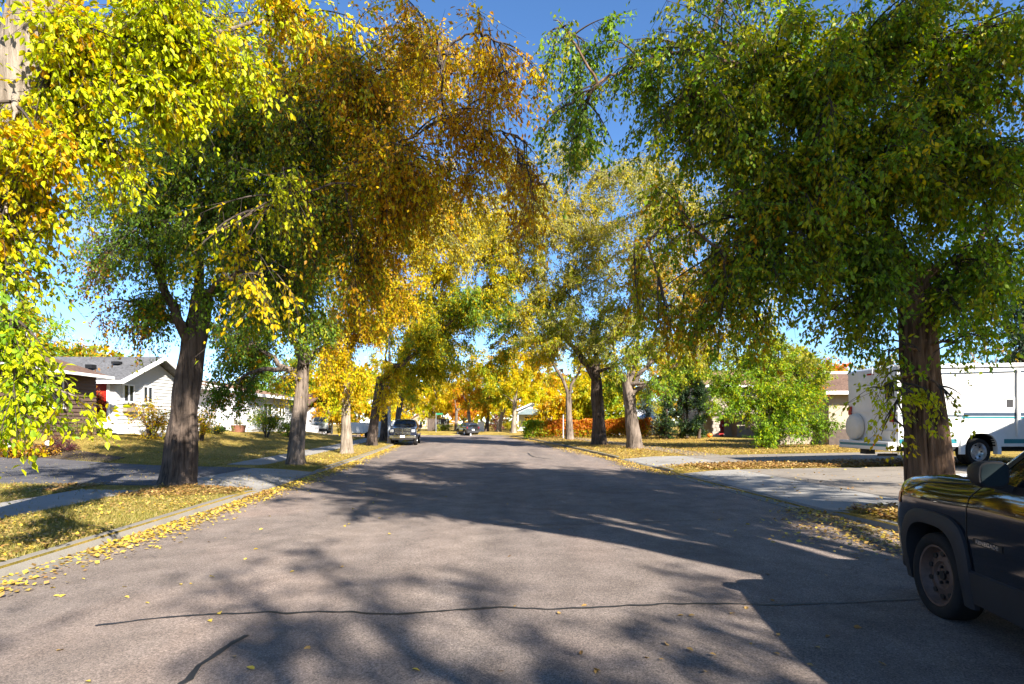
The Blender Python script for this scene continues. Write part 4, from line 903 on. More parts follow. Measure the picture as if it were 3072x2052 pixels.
fence('board_fence', (-14.4, 58.5), (-11.6, 60.5), 1.75, 'white_sid', 'pale board fence glimpsed between the two dark trunks by the lamp post')
fence('board_fence', (-20.5, 54), (-18.6, 54.6), .7, 'shaded_white_sid', 'low pale fence behind the second trunk on the left')
fence('board_fence', (15.6, 33.0), (17.9, 33.0), 1.9, 'beige_sid', 'tall pale vertical board fence between the green bush and the beige garage', .11)

# --- beige garage behind the motorhome
H = thing('garage', (20, 34, .4), 'beige garage with a brown shingle roof partly hidden by the motorhome', 'garage')
mb = MB(); mb.box2((18.0, 32.2, .2), (27, 38, 3.45)); mb.build('wall', M['beige_sid'], H, ws=True)
mb = MB(); mb.box2((17.95, 32.1, .2), (27, 32.19, 1.3)); mb.build('base_cladding', M['dark_wood'], H, ws=True)
mb = MB(); roof_slab(mb, (17.4, 31.5, 3.42), (27.6, 31.5, 3.42), (27.6, 35.2, 4.7), (17.4, 35.2, 4.7)); roof_slab(mb, (17.4, 38.8, 3.42), (27.6, 38.8, 3.42), (27.6, 35.2, 4.7), (17.4, 35.2, 4.7)); mb.build('roof', M['roof_brown'], H, ws=True)
mb = MB(); mb.bar((17.4, 31.45, 3.34), (27.6, 31.45, 3.34), .07, .18); mb.build('fascia', M['white_trim'], H, ws=True)

# --- two level house behind the green bush
H = thing('two_level_house', (20, 50, .4), 'beige two level house with a dark door behind the big green bush', 'house')
mb = MB(); mb.box2((17.6, 50, 2.55), (31, 59, 5.0)); mb.build('upper_wall', M['beige_sid'], H, ws=True)
mb = MB(); mb.box2((20.2, 50.9, .2), (31, 59, 2.55)); mb.box2((17.6, 52.0, .2), (20.2, 59, 2.55)); mb.build('lower_wall', M['beige_sid'], H, ws=True)
mb = MB(); mb.box2((17.3, 49.7, 2.40), (31.2, 50.02, 2.72)); mb.build('beam', M['beige_sid'], H, ws=True)
mb = MB(); roof_slab(mb, (16.8, 49.2, 4.95), (31.8, 49.2, 4.95), (31.8, 54.5, 6.7), (16.8, 54.5, 6.7)); roof_slab(mb, (16.8, 59.8, 4.95), (31.8, 59.8, 4.95), (31.8, 54.5, 6.7), (16.8, 54.5, 6.7)); mb.build('roof', M['roof_tan'], H, ws=True)
mb = MB(); mb.bar((16.8, 49.16, 4.86), (31.8, 49.16, 4.86), .06, .2); mb.build('fascia', M['white_trim'], H, ws=True)
mb = MB(); mb.box2((18.5, 51.9, .35), (19.4, 51.98, 2.4)); dr = mb.build('door', M['red_door'], H, ws=True)
mb = MB(); mb.box2((19.25, 51.82, 1.3), (19.32, 51.9, 1.5)); mb.build('handle', M['steel'], dr, ws=True)
col_me = None
for zz in np.arange(.3, 2.4, .3):
    for k in range(2):
        mb = MB(); mb.box((17.85 + k*.3 + (.05 if int(zz*10) % 2 else -.03), 50.15 + random.uniform(-.02, .02), zz + .15), (.29, .34, .285)); mb.build('stone', M['stone'], H, ws=True, bevel=.03)
window(H, (23, 49.98, 3.8), (1, 0, 0), (0, -1, 0), 2.2, 1.2); window(H, (27.5, 49.98, 3.8), (1, 0, 0), (0, -1, 0), 1.6, 1.2)

# --- white roofed building beyond the garage and the house beside the motorhome (throws the slanting shade on it)
H = thing('neighbour_house', (21, 8, .3), 'house beside the motorhome drive, mostly beyond the frame edge', 'house')
mb = MB(); mb.box2((16.7, 2, .1), (27, 12.4, 4.2)); mb.build('wall', M['beige_sid'], H, ws=True)
mb = MB(); mb.prism([(16.7, 12.4, 4.2), (27, 12.4, 4.2), (21.85, 12.4, 6.5)], (0, -10.4, 0)); mb.build('gable', M['beige_sid'], H, ws=True)
mb = MB(); roof_slab(mb, (16.1, 1.4, 4.15), (16.1, 12.9, 4.15), (21.85, 12.9, 6.75), (21.85, 1.4, 6.75)); roof_slab(mb, (27.6, 1.4, 4.15), (27.6, 12.9, 4.15), (21.85, 12.9, 6.75), (21.85, 1.4, 6.75)); mb.build('roof', M['roof_brown'], H, ws=True)
window(H, (20, 12.42, 2.2), (1, 0, 0), (0, 1, 0), 1.6, 1.1)
H = thing('bungalow', (20, 38, .4), 'low house with a pale roof showing above the motorhome', 'house')
mb = MB(); mb.box2((22.5, 40, .2), (34, 47, 4.0)); mb.build('wall', M['white_sid'], H, ws=True)
mb = MB(); roof_slab(mb, (22, 39.4, 3.95), (34.6, 39.4, 3.95), (34.6, 43.5, 5.6), (22, 43.5, 5.6)); roof_slab(mb, (22, 47.6, 3.95), (34.6, 47.6, 3.95), (34.6, 43.5, 5.6), (22, 43.5, 5.6)); mb.build('roof', plain('pale_roofing', (.55, .54, .52), .8), H, ws=True)

# --- houses beyond the hedge
H = thing('white_gable_house', (3, 86, .4), 'white gabled house with a slate teal porch roof beyond the left end of the hedge', 'house')
mb = MB(); mb.prism([(.9, 86, .2), (6.4, 86, .2), (6.4, 86, 3.6), (3.0, 86, 4.5), (.9, 86, 3.6)], (0, 8, 0)); mb.build('wall', M['white_sid'], H, ws=True)
mb = MB(); roof_slab(mb, (.3, 85.4, 3.45), (.3, 94.4, 3.45), (3.2, 94.4, 4.75), (3.2, 85.4, 4.75), .2); roof_slab(mb, (7, 85.4, 3.3), (7, 94.4, 3.3), (3.2, 94.4, 4.75), (3.2, 85.4, 4.75), .2); mb.build('roof', M['white_trim'], H, ws=True)
mb = MB(); mb.add([(.7, 83.6, 2.85), (4.9, 83.6, 2.85), (4.9, 86, 2.95), (.7, 86, 2.95), (2.2, 85.9, 3.75), (3.4, 85.9, 3.75)], [(0, 1, 5, 4), (1, 2, 5), (0, 4, 3), (0, 3, 2, 1), (2, 3, 4, 5)]); mb.build('porch_roof', M['roof_teal'], H, ws=True)
for x in (.9, 4.7):
    mb = MB(); mb.box2((x-.07, 83.75, .2), (x+.07, 83.9, 2.85)); mb.build('post', M['white_trim'], H, ws=True)
window(H, (2.6, 85.98, 2.0), (1, 0, 0), (0, -1, 0), 1.4, 1.2); window(H, (5.4, 85.98, 2.0), (1, 0, 0), (0, -1, 0), 1.0, 1.2)
mb = MB(); mb.box2((3.9, 85.9, .3), (4.6, 85.98, 2.3)); mb.build('door', M['dark_wood'], H, ws=True)
H = thing('beige_house', (9, 69, .4), 'beige sided house standing behind the hedge between the two right hand trunks', 'house')
mb = MB(); mb.prism([(7.4, 68, .2), (10.2, 68, .2), (10.2, 68, 4.0), (8.8, 68, 4.7), (7.4, 68, 4.0)], (0, 9, 0)); mb.build('wall', M['beige_sid'], H, ws=True)
mb = MB(); mb.box2((6.5, 67.6, .2), (7.39, 70, 3.4)); mb.build('chimney', M['shaded_white_sid'], H, ws=True)
siding(H, (7.4, 68), (10.2, 68), .4, 3.95, (0, -1), 'beige_sid', .3)
mb = MB(); roof_slab(mb, (7.0, 67.4, 3.95), (7.0, 77.6, 3.95), (8.8, 77.6, 4.9), (8.8, 67.4, 4.9), .2); roof_slab(mb, (10.6, 67.4, 3.95), (10.6, 77.6, 3.95), (8.8, 77.6, 4.9), (8.8, 67.4, 4.9), .2); mb.build('roof', M['roof_brown'], H, ws=True)
window(H, (8.9, 67.96, 2.9), (1, 0, 0), (0, -1, 0), .8, 1.2)
H = thing('white_garage', (12, 62, .4), 'low white garage roof just above the hedge right of the dark trunk', 'garage')
mb = MB(); mb.box2((10.2, 61, .2), (15, 66, 2.3)); mb.build('wall', M['shaded_white_sid'], H, ws=True)
mb = MB(); roof_slab(mb, (9.8, 60.6, 2.2), (15.4, 60.6, 2.2), (15.4, 63.5, 3.1), (9.8, 63.5, 3.1)); roof_slab(mb, (9.8, 66.4, 2.2), (15.4, 66.4, 2.2), (15.4, 63.5, 3.1), (9.8, 63.5, 3.1)); mb.build('roof', plain('white_roofing', (.62, .64, .70), .6), H, ws=True)
H = thing('small_house', (-17, 112, .3), 'small tan gabled house at the far end of the road behind the pickup', 'house')
mb = MB(); mb.prism([(-20, 112, .1), (-15.5, 112, .1), (-15.5, 112, 2.4), (-17.7, 112, 3.8), (-20, 112, 2.4)], (0, 7, 0)); mb.build('wall', M['beige_sid'], H, ws=True)
mb = MB(); roof_slab(mb, (-20.5, 111.5, 2.2), (-20.5, 119, 2.2), (-17.7, 119, 4.0), (-17.7, 111.5, 4.0), .2); roof_slab(mb, (-15, 111.5, 2.2), (-15, 119, 2.2), (-17.7, 119, 4.0), (-17.7, 111.5, 4.0), .2); mb.build('roof', M['roof_tan'], H, ws=True)
window(H, (-17.7, 111.98, 1.6), (1, 0, 0), (0, -1, 0), 1.2, 1.0)
fence('board_fence', (-12.6, 84.5), (-9.4, 85.5), 1.8, 'dark_wood', 'dark board fence behind the parked pickup at the bend', .16)

# ------------------------------------------------------------------ shrubs, hedge, other trees
def shrub(name, base, rx, ry, h, n, pal, size, label, group=None, cat='shrub', stems=6, droop=.1, hang=.2, twig='twig', lpt=8):
    b = np.array(base, float); T = Tree(name, base, label, cat, group); T.bark = 'twig'
    g = np.random.default_rng(int(abs(b[0])*100 + abs(b[1])*10))
    for i in range(stems):
        a = 2*math.pi*i/stems + g.random(); q = .15 + .5*g.random()
        e = b + np.array([math.cos(a)*rx*q, math.sin(a)*ry*q, h*(.35 + .38*g.random())])
        T.bough(b + np.array([math.cos(a)*.08, math.sin(a)*.08, -.02]), e, (rx*.62, ry*.62, h*.40), n//stems, pal, size=size, droop=droop, r0=.018 + .012*h, lift=.1, lpt=lpt, tw=(.10 + .06*h, .2 + .12*h), hang=hang, seed=i, subs=max(5, n//stems//60))
    cutz = b[2]; T.finish(twig, cut=lambda P: P[:, 2] < zg(P[:, 0], P[:, 1]) + .02); return T
def gp(px, Y): 
    x = (px - 1536)/FPX*Y; return (x, Y, float(zg(x, Y)))
shrub('spirea_bush', gp(452, 27.0), 1.0, 1.0, 2.0, 2600, {'o': 4, 'y': 3, 'ol': 2}, .10, 'orange and yellow bush left of the big trunk in front of the white gable')
shrub('spirea_bush', gp(600, 29.5), .8, .9, 1.9, 2000, {'o': 3, 'y': 4, 'ol': 2}, .10, 'orange yellow bush just right of the big trunk')
shrub('green_shrub', gp(150, 24.2), .9, .8, 1.3, 1800, {'dg': 4, 'g': 1}, .07, 'dark green shrub under the brown wall of the bungalow')
shrub('barberry_bush', gp(178, 20.6), .62, .6, .62, 2600, {'pu': 1}, .045, 'dark plum coloured rounded bush beside a white globe on the left lawn')
for px, Y, pal, lab in ((40, 19.6, {'lt': 1}, ''),):
    pass
shrub('ornamental_grass', gp(60, 19.6), .8, .6, .5, 1500, {'o': 3, 'br': 2, 'y': 1}, .10, 'low tuft of orange dry grass at the left edge beside the driveway', cat='grass tuft')
shrub('ornamental_grass', gp(118, 19.9), .6, .5, .42, 1100, {'br': 3, 'o': 1}, .09, 'brown dry grass tuft between the orange tuft and the plum bush', cat='grass tuft')
shrub('flower_clump', gp(262, 24.6), .6, .5, .9, 1200, {'p': 3, 'g': 1, 'br': 2}, .06, 'pale dry flower clump at the foot of the white ramp', cat='plant')
shrub('flower_clump', (-19.85, 29.5, 2.48), .16, .4, .35, 260, {'br': 2, 'g': 2, 'y': 1}, .05, 'dry plants growing in the window box under the gable windows', cat='plant')
shrub('flower_clump', (-19.6, 40.6, zt + .42), .45, .45, .5, 300, {'p': 2, 'g': 1}, .08, 'pale flowers growing in the reddish tub', cat='plant')
shrub('creeper', (-20.75, 28.35, 1.6), .42, .12, 2.4, 700, {'rd': 5, 'pu': 1}, .07, 'red creeper climbing over the door of the brown and white bungalow', cat='climbing plant', stems=4)
shrub('juniper', gp(650, 36.0), 1.4, .8, .5, 2600, {'nd': 2, 'g': 1}, .08, 'low green juniper spreading below the pale siding wall')
shrub('leafy_shrub', gp(800, 38.5), 1.5, 1.0, 2.2, 3200, {'g': 3, 'ol': 2, 'p': 1}, .12, 'loose green shrub in front of the sunlit white wall, left of the grey trunk')
shrub('leafy_shrub', gp(865, 42), 1.0, .8, 1.5, 1600, {'dg': 2, 'g': 1}, .12, 'small dark shrub close behind the grey forked trunk')
shrub('plum_bush', gp(1985, 47), 1.1, .8, 1.9, 1500, {'pu': 3, 'ol': 1}, .14, 'purple leaved shrub at the right end of the orange hedge')
shrub('plum_bush', (-2.4, 88, .3), 2.0, 1.2, 3.0, 1800, {'pu': 3, 'br': 1}, .2, 'plum coloured bush at the bend left of the pale straight trunk')
shrub('leafy_shrub', gp(1530, 82), 1.6, 1, 2.0, 1500, {'y': 2, 'ol': 3}, .2, 'olive bush between the two pale trunks at the bend')
shrub('leafy_shrub', gp(1330, 84.0), 1.6, .8, 1.2, 900, {'ol': 3, 'g': 1}, .2, 'low olive bush between the pickup and the far dark car')
# green sunlit bush that hides the right hand house
b = gp(2285, 30.5); T = Tree('maple_bush', b, 'big sunlit green bushy maple growing between house and driveway on the right', 'tree'); T.bark = 'bark_mid'
for i, (px, py, Y, rx, ry, rd, nl, pal) in enumerate(((2260, 1060, 30.5, 110, 80, 1.2, 5500, {'ol': 3, 'g': 3, 'yg': 1}), (2390, 1090, 30.8, 100, 80, 1.2, 5000, {'ol': 3, 'p': 2, 'g': 1}), (2180, 1130, 30.2, 90, 70, 1.1, 3800, {'g': 4, 'ol': 2}), (2320, 1170, 29.8, 120, 80, 1.2, 6500, {'g': 3, 'yg': 1, 'ol': 2}),
        (2430, 1180, 30.5, 80, 80, 1.0, 3800, {'ol': 2, 'g': 3, 'rd': .3}), (2230, 1220, 29.8, 90, 60, 1.0, 3500, {'g': 4, 'ol': 1, 'yg': 1}), (2340, 1260, 29.6, 90, 60, 1.0, 3600, {'g': 4, 'dg': 1, 'yg': 1}), (2300, 1305, 29.6, 60, 30, .6, 1400, {'g': 4, 'yg': 1}), (2450, 1270, 30.0, 60, 60, .8, 2200, {'dg': 3, 'g': 1}), (2400, 1240, 29.8, 80, 70, .9, 3200, {'g': 3, 'dg': 2, 'ol': 1}), (2470, 1120, 30.4, 60, 70, .9, 2200, {'ol': 3, 'g': 2}), (2350, 1010, 31, 90, 50, 1, 2000, {'ol': 3, 'g': 2}))):
    k = Y/FPX; T.bough(np.array(b) + [random.uniform(-.2, .2), random.uniform(-.2, .2), 0], at(px, py, Y), (rx*k, rd, ry*k), nl, pal, size=.13, droop=.2, r0=.05, lift=.05, seed=i, hang=.3)
T.finish('twig', cut=lambda P: P[:, 2] < zg(P[:, 0], P[:, 1]) + .05)
# dark cedars with a brighter tree over them
for px, Y, h, w, lab in ((2000, 45.5, 5.4, 1.0, 'left column of the dark evergreen cedars by the pumpkins'), (2048, 46, 5.8, 1.1, 'middle column of the dark evergreen cedars by the pumpkins'), (2098, 45.2, 4.6, .9, 'right column of the dark evergreen cedars, nearest the pumpkins')):
    b = gp(px, Y); T = Tree('cedar', b, lab, 'tree', 'dark cedars by the pumpkins'); bb = np.array(b, float); T.trunk([bb, bb + [0, 0, h*.5], bb + [0, 0, h*.95]], [.14, .1, .03], 10, 'bark_dark', 1.2)
    for i in range(7):
        f = (i + .6)/7; T.bough(T.node(h*f*.9), bb + np.array([0, 0, h*f]), (w*(1.05 - .75*f), w*(1.05 - .75*f), h*.11), 1500, {'nd': 5, 'dg': 1}, size=.13, droop=-.1, r0=.03, lpt=14, tw=(.2, .45), hang=-.1, seed=i)
    T.finish('twig')
plain_tree('maple_tree', gp(2060, 47.5), 3.2, .12, 'bright green small maple leaning over the dark cedars', [(-1.6, -1.6, 5.0, 1.4, 1.0, .8, 2600, {'g': 4, 'ol': 1}), (.2, -2.0, 5.6, 1.8, 1.1, 1.0, 4000, {'g': 4, 'ol': 2}), (1.8, -2.2, 4.2, 1.2, .9, .9, 2800, {'g': 4, 'yg': 1}), (-.2, -1.4, 6.6, 1.6, 1.0, .8, 2400, {'g': 2, 'ol': 2}), (1.5, -3.0, 2.6, .5, .5, .7, 900, {'g': 3, 'yg': 2})], 'bark_mid', .14)
plain_tree('spruce_tree', gp(1940, 52), 3.5, .16, 'small blue spruce behind the mottled trunk', [(0, 0, 1.2, 1.5, 1.2, .6, 1800, {'bs': 1}), (0, 0, 2.3, 1.2, 1.0, .6, 1500, {'bs': 1}), (0, 0, 3.4, .8, .8, .6, 900, {'bs': 1}), (0, 0, 4.3, .4, .4, .5, 400, {'bs': 1})], 'bark_dark', .13)

def hedge(name, a, b, w, h, n, size, label, pal0, pal1):
    a, b = np.array(a, float), np.array(b, float); root = thing(name, (a[0], a[1], float(zg(a[0], a[1]))), label, 'hedge'); u = b - a; L = np.linalg.norm(u); u /= L; nn = np.array([-u[1], u[0]])
    g = np.random.default_rng(5); t = g.random(n)*L; s = (g.beta(.6, .6, n) - .5)*w; hh = h*(1 - .10*np.sin(t*1.3)*0) + .09*np.sin(t*2.1) + .05*np.sin(t*5.3)
    z = hh*g.beta(1.5, .8, n); x = a[0] + u[0]*t + nn[0]*s + g.normal(0, .05, n); y = a[1] + u[1]*t + nn[1]*s + g.normal(0, .05, n); P = np.stack([x, y, zg(x, y) + .04 + z], 1)
    A = g.normal(0, .6, (n, 3)) + [0, 0, .6]; N = g.normal(0, .8, (n, 3)) + [0, -.6, .3]; S = size*(.6 + .7*g.random(n))
    p0, p1 = [list(q) for q in (pal0, pal1)]; w0 = np.array(list(pal0.values()), float); w1 = np.array(list(pal1.values()), float)
    c0 = np.array([LIDX[q] for q in p0])[g.choice(len(p0), n, p=w0/w0.sum())]; c1 = np.array([LIDX[q] for q in p1])[g.choice(len(p1), n, p=w1/w1.sum())]
    C = np.where(t < 2.2 + g.normal(0, .5, n), c0, c1); lowc = (z < h*.45) & (g.random(n) < .45); C = np.where(lowc, LIDX['ol'], C)
    V, F = leaf_geo(P, A, N, S, .7); used = sorted(set(C.tolist())); rm = np.zeros(len(LEAFMATS), int); rm[used] = np.arange(len(used))
    o = np_mesh('foliage', V, F, [M[LEAFMATS[i]] for i in used], np.repeat(rm[C], 2), parent=root); o['kind'] = 'stuff'
    k = int(L*14); t = g.random(k)*L; s = (g.random(k) - .5)*w*.5; x = a[0] + u[0]*t + nn[0]*s; y = a[1] + u[1]*t + nn[1]*s; B = np.stack([x, y, zg(x, y)], 1); E = B + np.stack([g.normal(0, .15, k), g.normal(0, .15, k), h*(.6 + .35*g.random(k))], 1)
    V, F = prisms(B, E, .016, .006); q = np_mesh('twigs', V, F, M['twig'], parent=root); q['kind'] = 'stuff'
hedge('hedge', (1.2, 56.0), (12.6, 51.5), 1.1, 1.6, 26000, .15, 'long clipped orange red hedge, green at its left end, behind the right hand trunks', {'g': 3, 'ol': 2}, {'rd': 5, 'o': 3})

# trees behind the houses and at the far end
BG = 'background trees behind the houses'
plain_tree('maple_tree', (-33.5, 39, 1), 4, .3, 'round green maple with orange tips behind the brown roof on the left', [(-2, -1, 6, 3, 2.5, 2.2, 6000, {'g': 3, 'ol': 3, 'yg': 1}), (1.5, -.5, 6.4, 2.6, 2.4, 2.2, 5500, {'g': 3, 'ol': 3, 'o': 1}), (3.6, -.5, 5, 1.8, 2, 1.6, 3500, {'g': 2, 'ol': 2, 'o': 2}), (-.5, -.5, 8, 2.6, 2.4, 1.6, 4500, {'g': 2, 'ol': 3, 'o': 2}), (-4.5, -1, 7.5, 3, 2.4, 2.6, 5000, {'g': 3, 'ol': 3})], leaf=.2)
plain_tree('larch_tree', (-42, 62, 1), 4, .15, 'small golden pointed tree above the white gable roof', [(0, 0, 4.5, 1.2, 1.2, 1.0, 700, {'y': 3, 'o': 1}), (0, 0, 6, .8, .8, .9, 500, {'y': 3, 'o': 1}), (0, 0, 7.2, .4, .4, .8, 250, {'y': 3})], leaf=.22)
plain_tree('green_tree', gp(815, 53), 4, .25, 'dark green leafy tree behind the pale bungalow', [(0, 0, 5, 2.6, 2.2, 2, 5000, {'dg': 3, 'g': 2}), (1.6, 0, 3.6, 1.8, 1.8, 1.5, 3000, {'dg': 3, 'ol': 1}), (-1.2, 0, 7, 2.2, 2, 1.6, 3500, {'dg': 3, 'g': 2}), (2.8, 0, 6.4, 2.0, 2, 2, 3500, {'dg': 2, 'ol': 2})], leaf=.2)
for px, Y, h, w, pal, lab in ((985, 62, 6, 3.6, {'o': 3, 'y': 2, 'ol': 2}, 'orange and olive tree behind the pale third trunk'), (1075, 66, 5, 3.4, {'y': 3, 'o': 1, 'ol': 2}, 'golden tree between the pale and dark trunks on the left'), (900, 70, 8, 4, {'dg': 3, 'ol': 2, 'y': 1}, 'tall dark green tree behind the corner house'),
        (1140, 90, 9, 5, {'y': 3, 'ol': 3}, 'yellow olive tree far behind the lamp post'), (1030, 84, 10, 6, {'o': 2, 'y': 3, 'ol': 2}, 'tall golden tree behind the corner house'), (1730, 110, 12, 7, {'y': 3, 'ol': 3}, 'tall yellow olive tree beyond the beige house'), (1990, 92, 12, 6, {'ol': 3, 'p': 2, 'y': 1}, 'tall pale olive tree beyond the white garage'), (2420, 78, 9, 6, {'p': 3, 'ol': 2, 'o': 1}, 'pale tree rising above the russet one'), (1215, 112, 8, 5, {'y': 3, 'p': 2, 'o': 1}, 'yellow tree above the small tan house'), (1300, 122, 10, 6, {'y': 4, 'o': 2}, 'tall golden tree at the far end above the pickup'), (1390, 112, 8, 5, {'o': 3, 'rd': 2, 'y': 1}, 'orange tree at the far end behind the dark car'), (1445, 120, 10, 5, {'y': 3, 'ol': 2, 'o': 1}, 'golden olive tree at the far end right of the bend'), (1570, 108, 9, 6, {'y': 4, 'ol': 2}, 'yellow tree rising behind the white gabled house'), (1650, 96, 8, 5, {'y': 3, 'yg': 1, 'o': 2}, 'bright yellow tree behind the hedge left of the slim forked trunk'),
        (1500, 128, 12, 6, {'ol': 3, 'g': 1, 'y': 1}, 'olive tree far behind the leaning pale trunk'), (1752, 61, 5.0, 1.7, {'y': 3, 'ol': 3}, 'yellow olive tree standing against the beige house gable'), (1850, 58, 4.5, 1.8, {'ol': 3, 'y': 1, 'g': 1}, 'olive tree in front of the white garage, just behind the hedge'), (1660, 62, 3.5, 2.0, {'o': 3, 'y': 3, 'p': 1}, 'small orange yellow tree standing just behind the hedge'), (1810, 80, 8, 5, {'y': 3, 'ol': 2}, 'yellow green tree above the white garage'), (1900, 74, 8, 4.5, {'y': 2, 'ol': 3, 'dg': 1}, 'olive tree behind the mottled trunk'),
        (2060, 66, 10, 4.2, {'rd': 2, 'o': 4, 'y': 1}, 'tall orange tree behind the two level house'), (2210, 74, 8, 5, {'ol': 3, 'p': 2}, 'pale olive tree behind the tan roof'), (2330, 64, 7, 4, {'p': 3, 'ol': 2, 'y': 1}, 'pale yellow tree above the big green bush'), (2470, 46, 5, 3.0, {'rd': 3, 'o': 2, 'ol': 1}, 'russet tree above the garage left of the motorhome'), (2620, 56, 6, 4, {'ol': 2, 'p': 2, 'o': 1}, 'mixed olive tree far behind the motorhome roof'), (2800, 60, 6, 4, {'dg': 2, 'ol': 2}, 'dark olive tree hidden behind the largest trunk')):
    b = gp(px, Y); w *= 1.25; h *= 1.15; blobs = [(0, 0, h*.75, w*.7, w*.6, h*.27, 1700, pal), (-w*.5, 0, h*.5, w*.5, w*.5, h*.25, 1300, pal), (w*.5, 0, h*.55, w*.5, w*.5, h*.25, 1300, pal), (0, 0, h*1.0, w*.55, w*.5, h*.2, 1100, pal), (0, -w*.3, h*.3, w*.6, w*.4, h*.2, 900, pal)]
    plain_tree('autumn_tree', b, h*.42, .2, lab, blobs, leaf=.19 + Y*.0018, droop=.2, n=10, lpt=16)
plain_tree('spruce_tree', gp(2120, 72), 10, .22, 'dark spruce rising behind the tan roof of the two level house', [(0, 0, z, 2.6*(1 - z/13), 2.6*(1 - z/13), .9, 900, {'nd': 3, 'bs': 1}) for z in (3, 4.4, 5.8, 7.2, 8.6, 10, 11.3)], 'bark_dark', .26)
plain_tree('spruce_tree', gp(3068, 30), 7, .2, 'dark spruce at the right edge above the motorhome', [(0, 0, z, 2.2*(1 - z/10), 2.2*(1 - z/10), .7, 1100, {'nd': 3}) for z in (2.4, 3.6, 4.8, 6, 7.2, 8.4)], 'bark_dark', .17)
plain_tree('bare_tree', gp(2965, 33), 3.2, .12, 'nearly bare grey branched tree above the motorhome roof', [(-1.0, 0, 5.5, 1.2, 1, 1.0, 60, {'o': 1}), (.8, 0, 6.0, 1.2, 1, 1.2, 60, {'o': 1}), (1.6, 0, 5.0, 1.0, 1, .8, 300, {'o': 2, 'y': 1}), (-.2, 0, 7.0, 1.0, 1, 1.0, 30, {'o': 1})], 'bark_light', .15, twig='twig_grey')

# the wood that closes the view, one mass
g_ = np.random.default_rng(11); n_ = 70000
an = g_.uniform(-math.pi, math.pi, n_); dist = 150 + 18*g_.random(n_); hh = 13 + 3.6*np.sin(an*17) + 2.2*np.sin(an*41 + 1) + 1.2*np.sin(an*97)
x_ = np.sin(an)*dist; y_ = np.cos(an)*dist; z_ = .2 + np.maximum(hh, 4)*np.sqrt(g_.random(n_))
P_ = np.stack([x_, y_, z_], 1); kk = np.array([LIDX[q] for q in ('ol', 'y', 'dg', 'o', 'p', 'g', 'br')]); cc = kk[np.clip(((np.sin(an*23) + np.sin(an*61 + 2) + 2)/4*7 + g_.normal(0, 1.2, n_)).astype(int), 0, 6)]
V_, F_ = leaf_geo(P_, g_.normal(0, 1, (n_, 3)), g_.normal(0, 1, (n_, 3)), 1.25*(.6 + .8*g_.random(n_)), .8, None)
rm_ = np.zeros(len(LEAFMATS), int); us_ = sorted(set(cc.tolist())); rm_[us_] = np.arange(len(us_))
o_ = np_mesh('far_wood', V_, F_, [M[LEAFMATS[i]] for i in us_], rm_[cc]); tag(o_, 'distant autumn wood closing the horizon behind all the houses', 'wood', kind='stuff')
# ------------------------------------------------------------------ vehicles
def pchip(xs, ys, q):
    xs, ys = np.array(xs, float), np.array(ys, float); h = np.diff(xs); dl = np.diff(ys)/h; m = np.zeros(len(xs))
    for i in range(1, len(xs)-1):
        if dl[i-1]*dl[i] > 0:
            w1, w2 = 2*h[i] + h[i-1], h[i] + 2*h[i-1]; m[i] = (w1 + w2)/(w1/dl[i-1] + w2/dl[i])
    m[0], m[-1] = dl[0], dl[-1]
    i = np.clip(np.searchsorted(xs, q) - 1, 0, len(h)-1); t = (q - xs[i])/h[i]
    return ys[i]*(1+2*t)*(1-t)**2 + h[i]*m[i]*t*(1-t)**2 + ys[i+1]*t*t*(3-2*t) + h[i]*m[i+1]*t*t*(t-1)
class Loft:
    """car body from cross sections; stations: y, then eight (x, z) points from bottom centre to top centre"""
    def __init__(s, st):
        st = sorted(st, key=lambda q: q[0]); s.ys = [q[0] for q in st]; s.p = np.array([q[1] for q in st], float)
    def sec(s, y, it=2):
        y = min(max(y, s.ys[0]), s.ys[-1]); q = np.array([[float(pchip(s.ys, s.p[:, i, k], y)) for k in (0, 1)] for i in range(s.p.shape[1])])
        for _ in range(it):
            a, b = q[:-1], q[1:]; mid = np.empty((2*len(a), 2)); mid[0::2] = a*.8 + b*.2; mid[1::2] = a*.2 + b*.8
            q = np.concatenate([q[:1], mid[1:-1], q[-1:]])
        return q
    def side(s, y, z):
        q = s.sec(y); k = int(np.argmax(q[:, 0])); up = q[k:]; lo = q[:k+1]
        if z >= q[k, 1]: return float(np.interp(z, up[:, 1], up[:, 0]))
        return float(np.interp(z, lo[:, 1], lo[:, 0]))
    def top(s, y, x):
        q = s.sec(y); k = int(np.argmax(q[:, 0])); up = q[k:][::-1]; return float(np.interp(abs(x), up[:, 0], up[:, 1]))
    def mesh(s, n=70):
        d = np.linspace(s.ys[0], s.ys[-1], n); S = [s.sec(y) for y in d]; m = len(S[0]); ring = 2*m - 2; vs, fs = [], []
        for y, q in zip(d, S):
            for x, z in q: vs.append((x, y, z))
            for x, z in q[1:-1][::-1]: vs.append((-x, y, z))
        for i in range(n-1):
            for j in range(ring): fs.append((i*ring+j, i*ring+(j+1) % ring, (i+1)*ring+(j+1) % ring, (i+1)*ring+j))
        fs += [tuple(range(ring))[::-1], tuple(range((n-1)*ring, n*ring))]
        mb = MB(); mb.add(vs, fs); return mb
def carve(o, cutters, inner):
    o.data.materials.append(inner)
    for mb in cutters:
        c = mb.build('cutter', [o.data.materials[0], inner], o.parent)
        for p in c.data.polygons: p.material_index = 1
        md = o.modifiers.new('cut', 'BOOLEAN'); md.operation = 'DIFFERENCE'; md.solver = 'EXACT'; md.object = c
        dg = bpy.context.evaluated_depsgraph_get(); dg.update(); me = bpy.data.meshes.new_from_object(o.evaluated_get(dg)); o.modifiers.clear(); o.data = me; bpy.data.objects.remove(c)
    return o
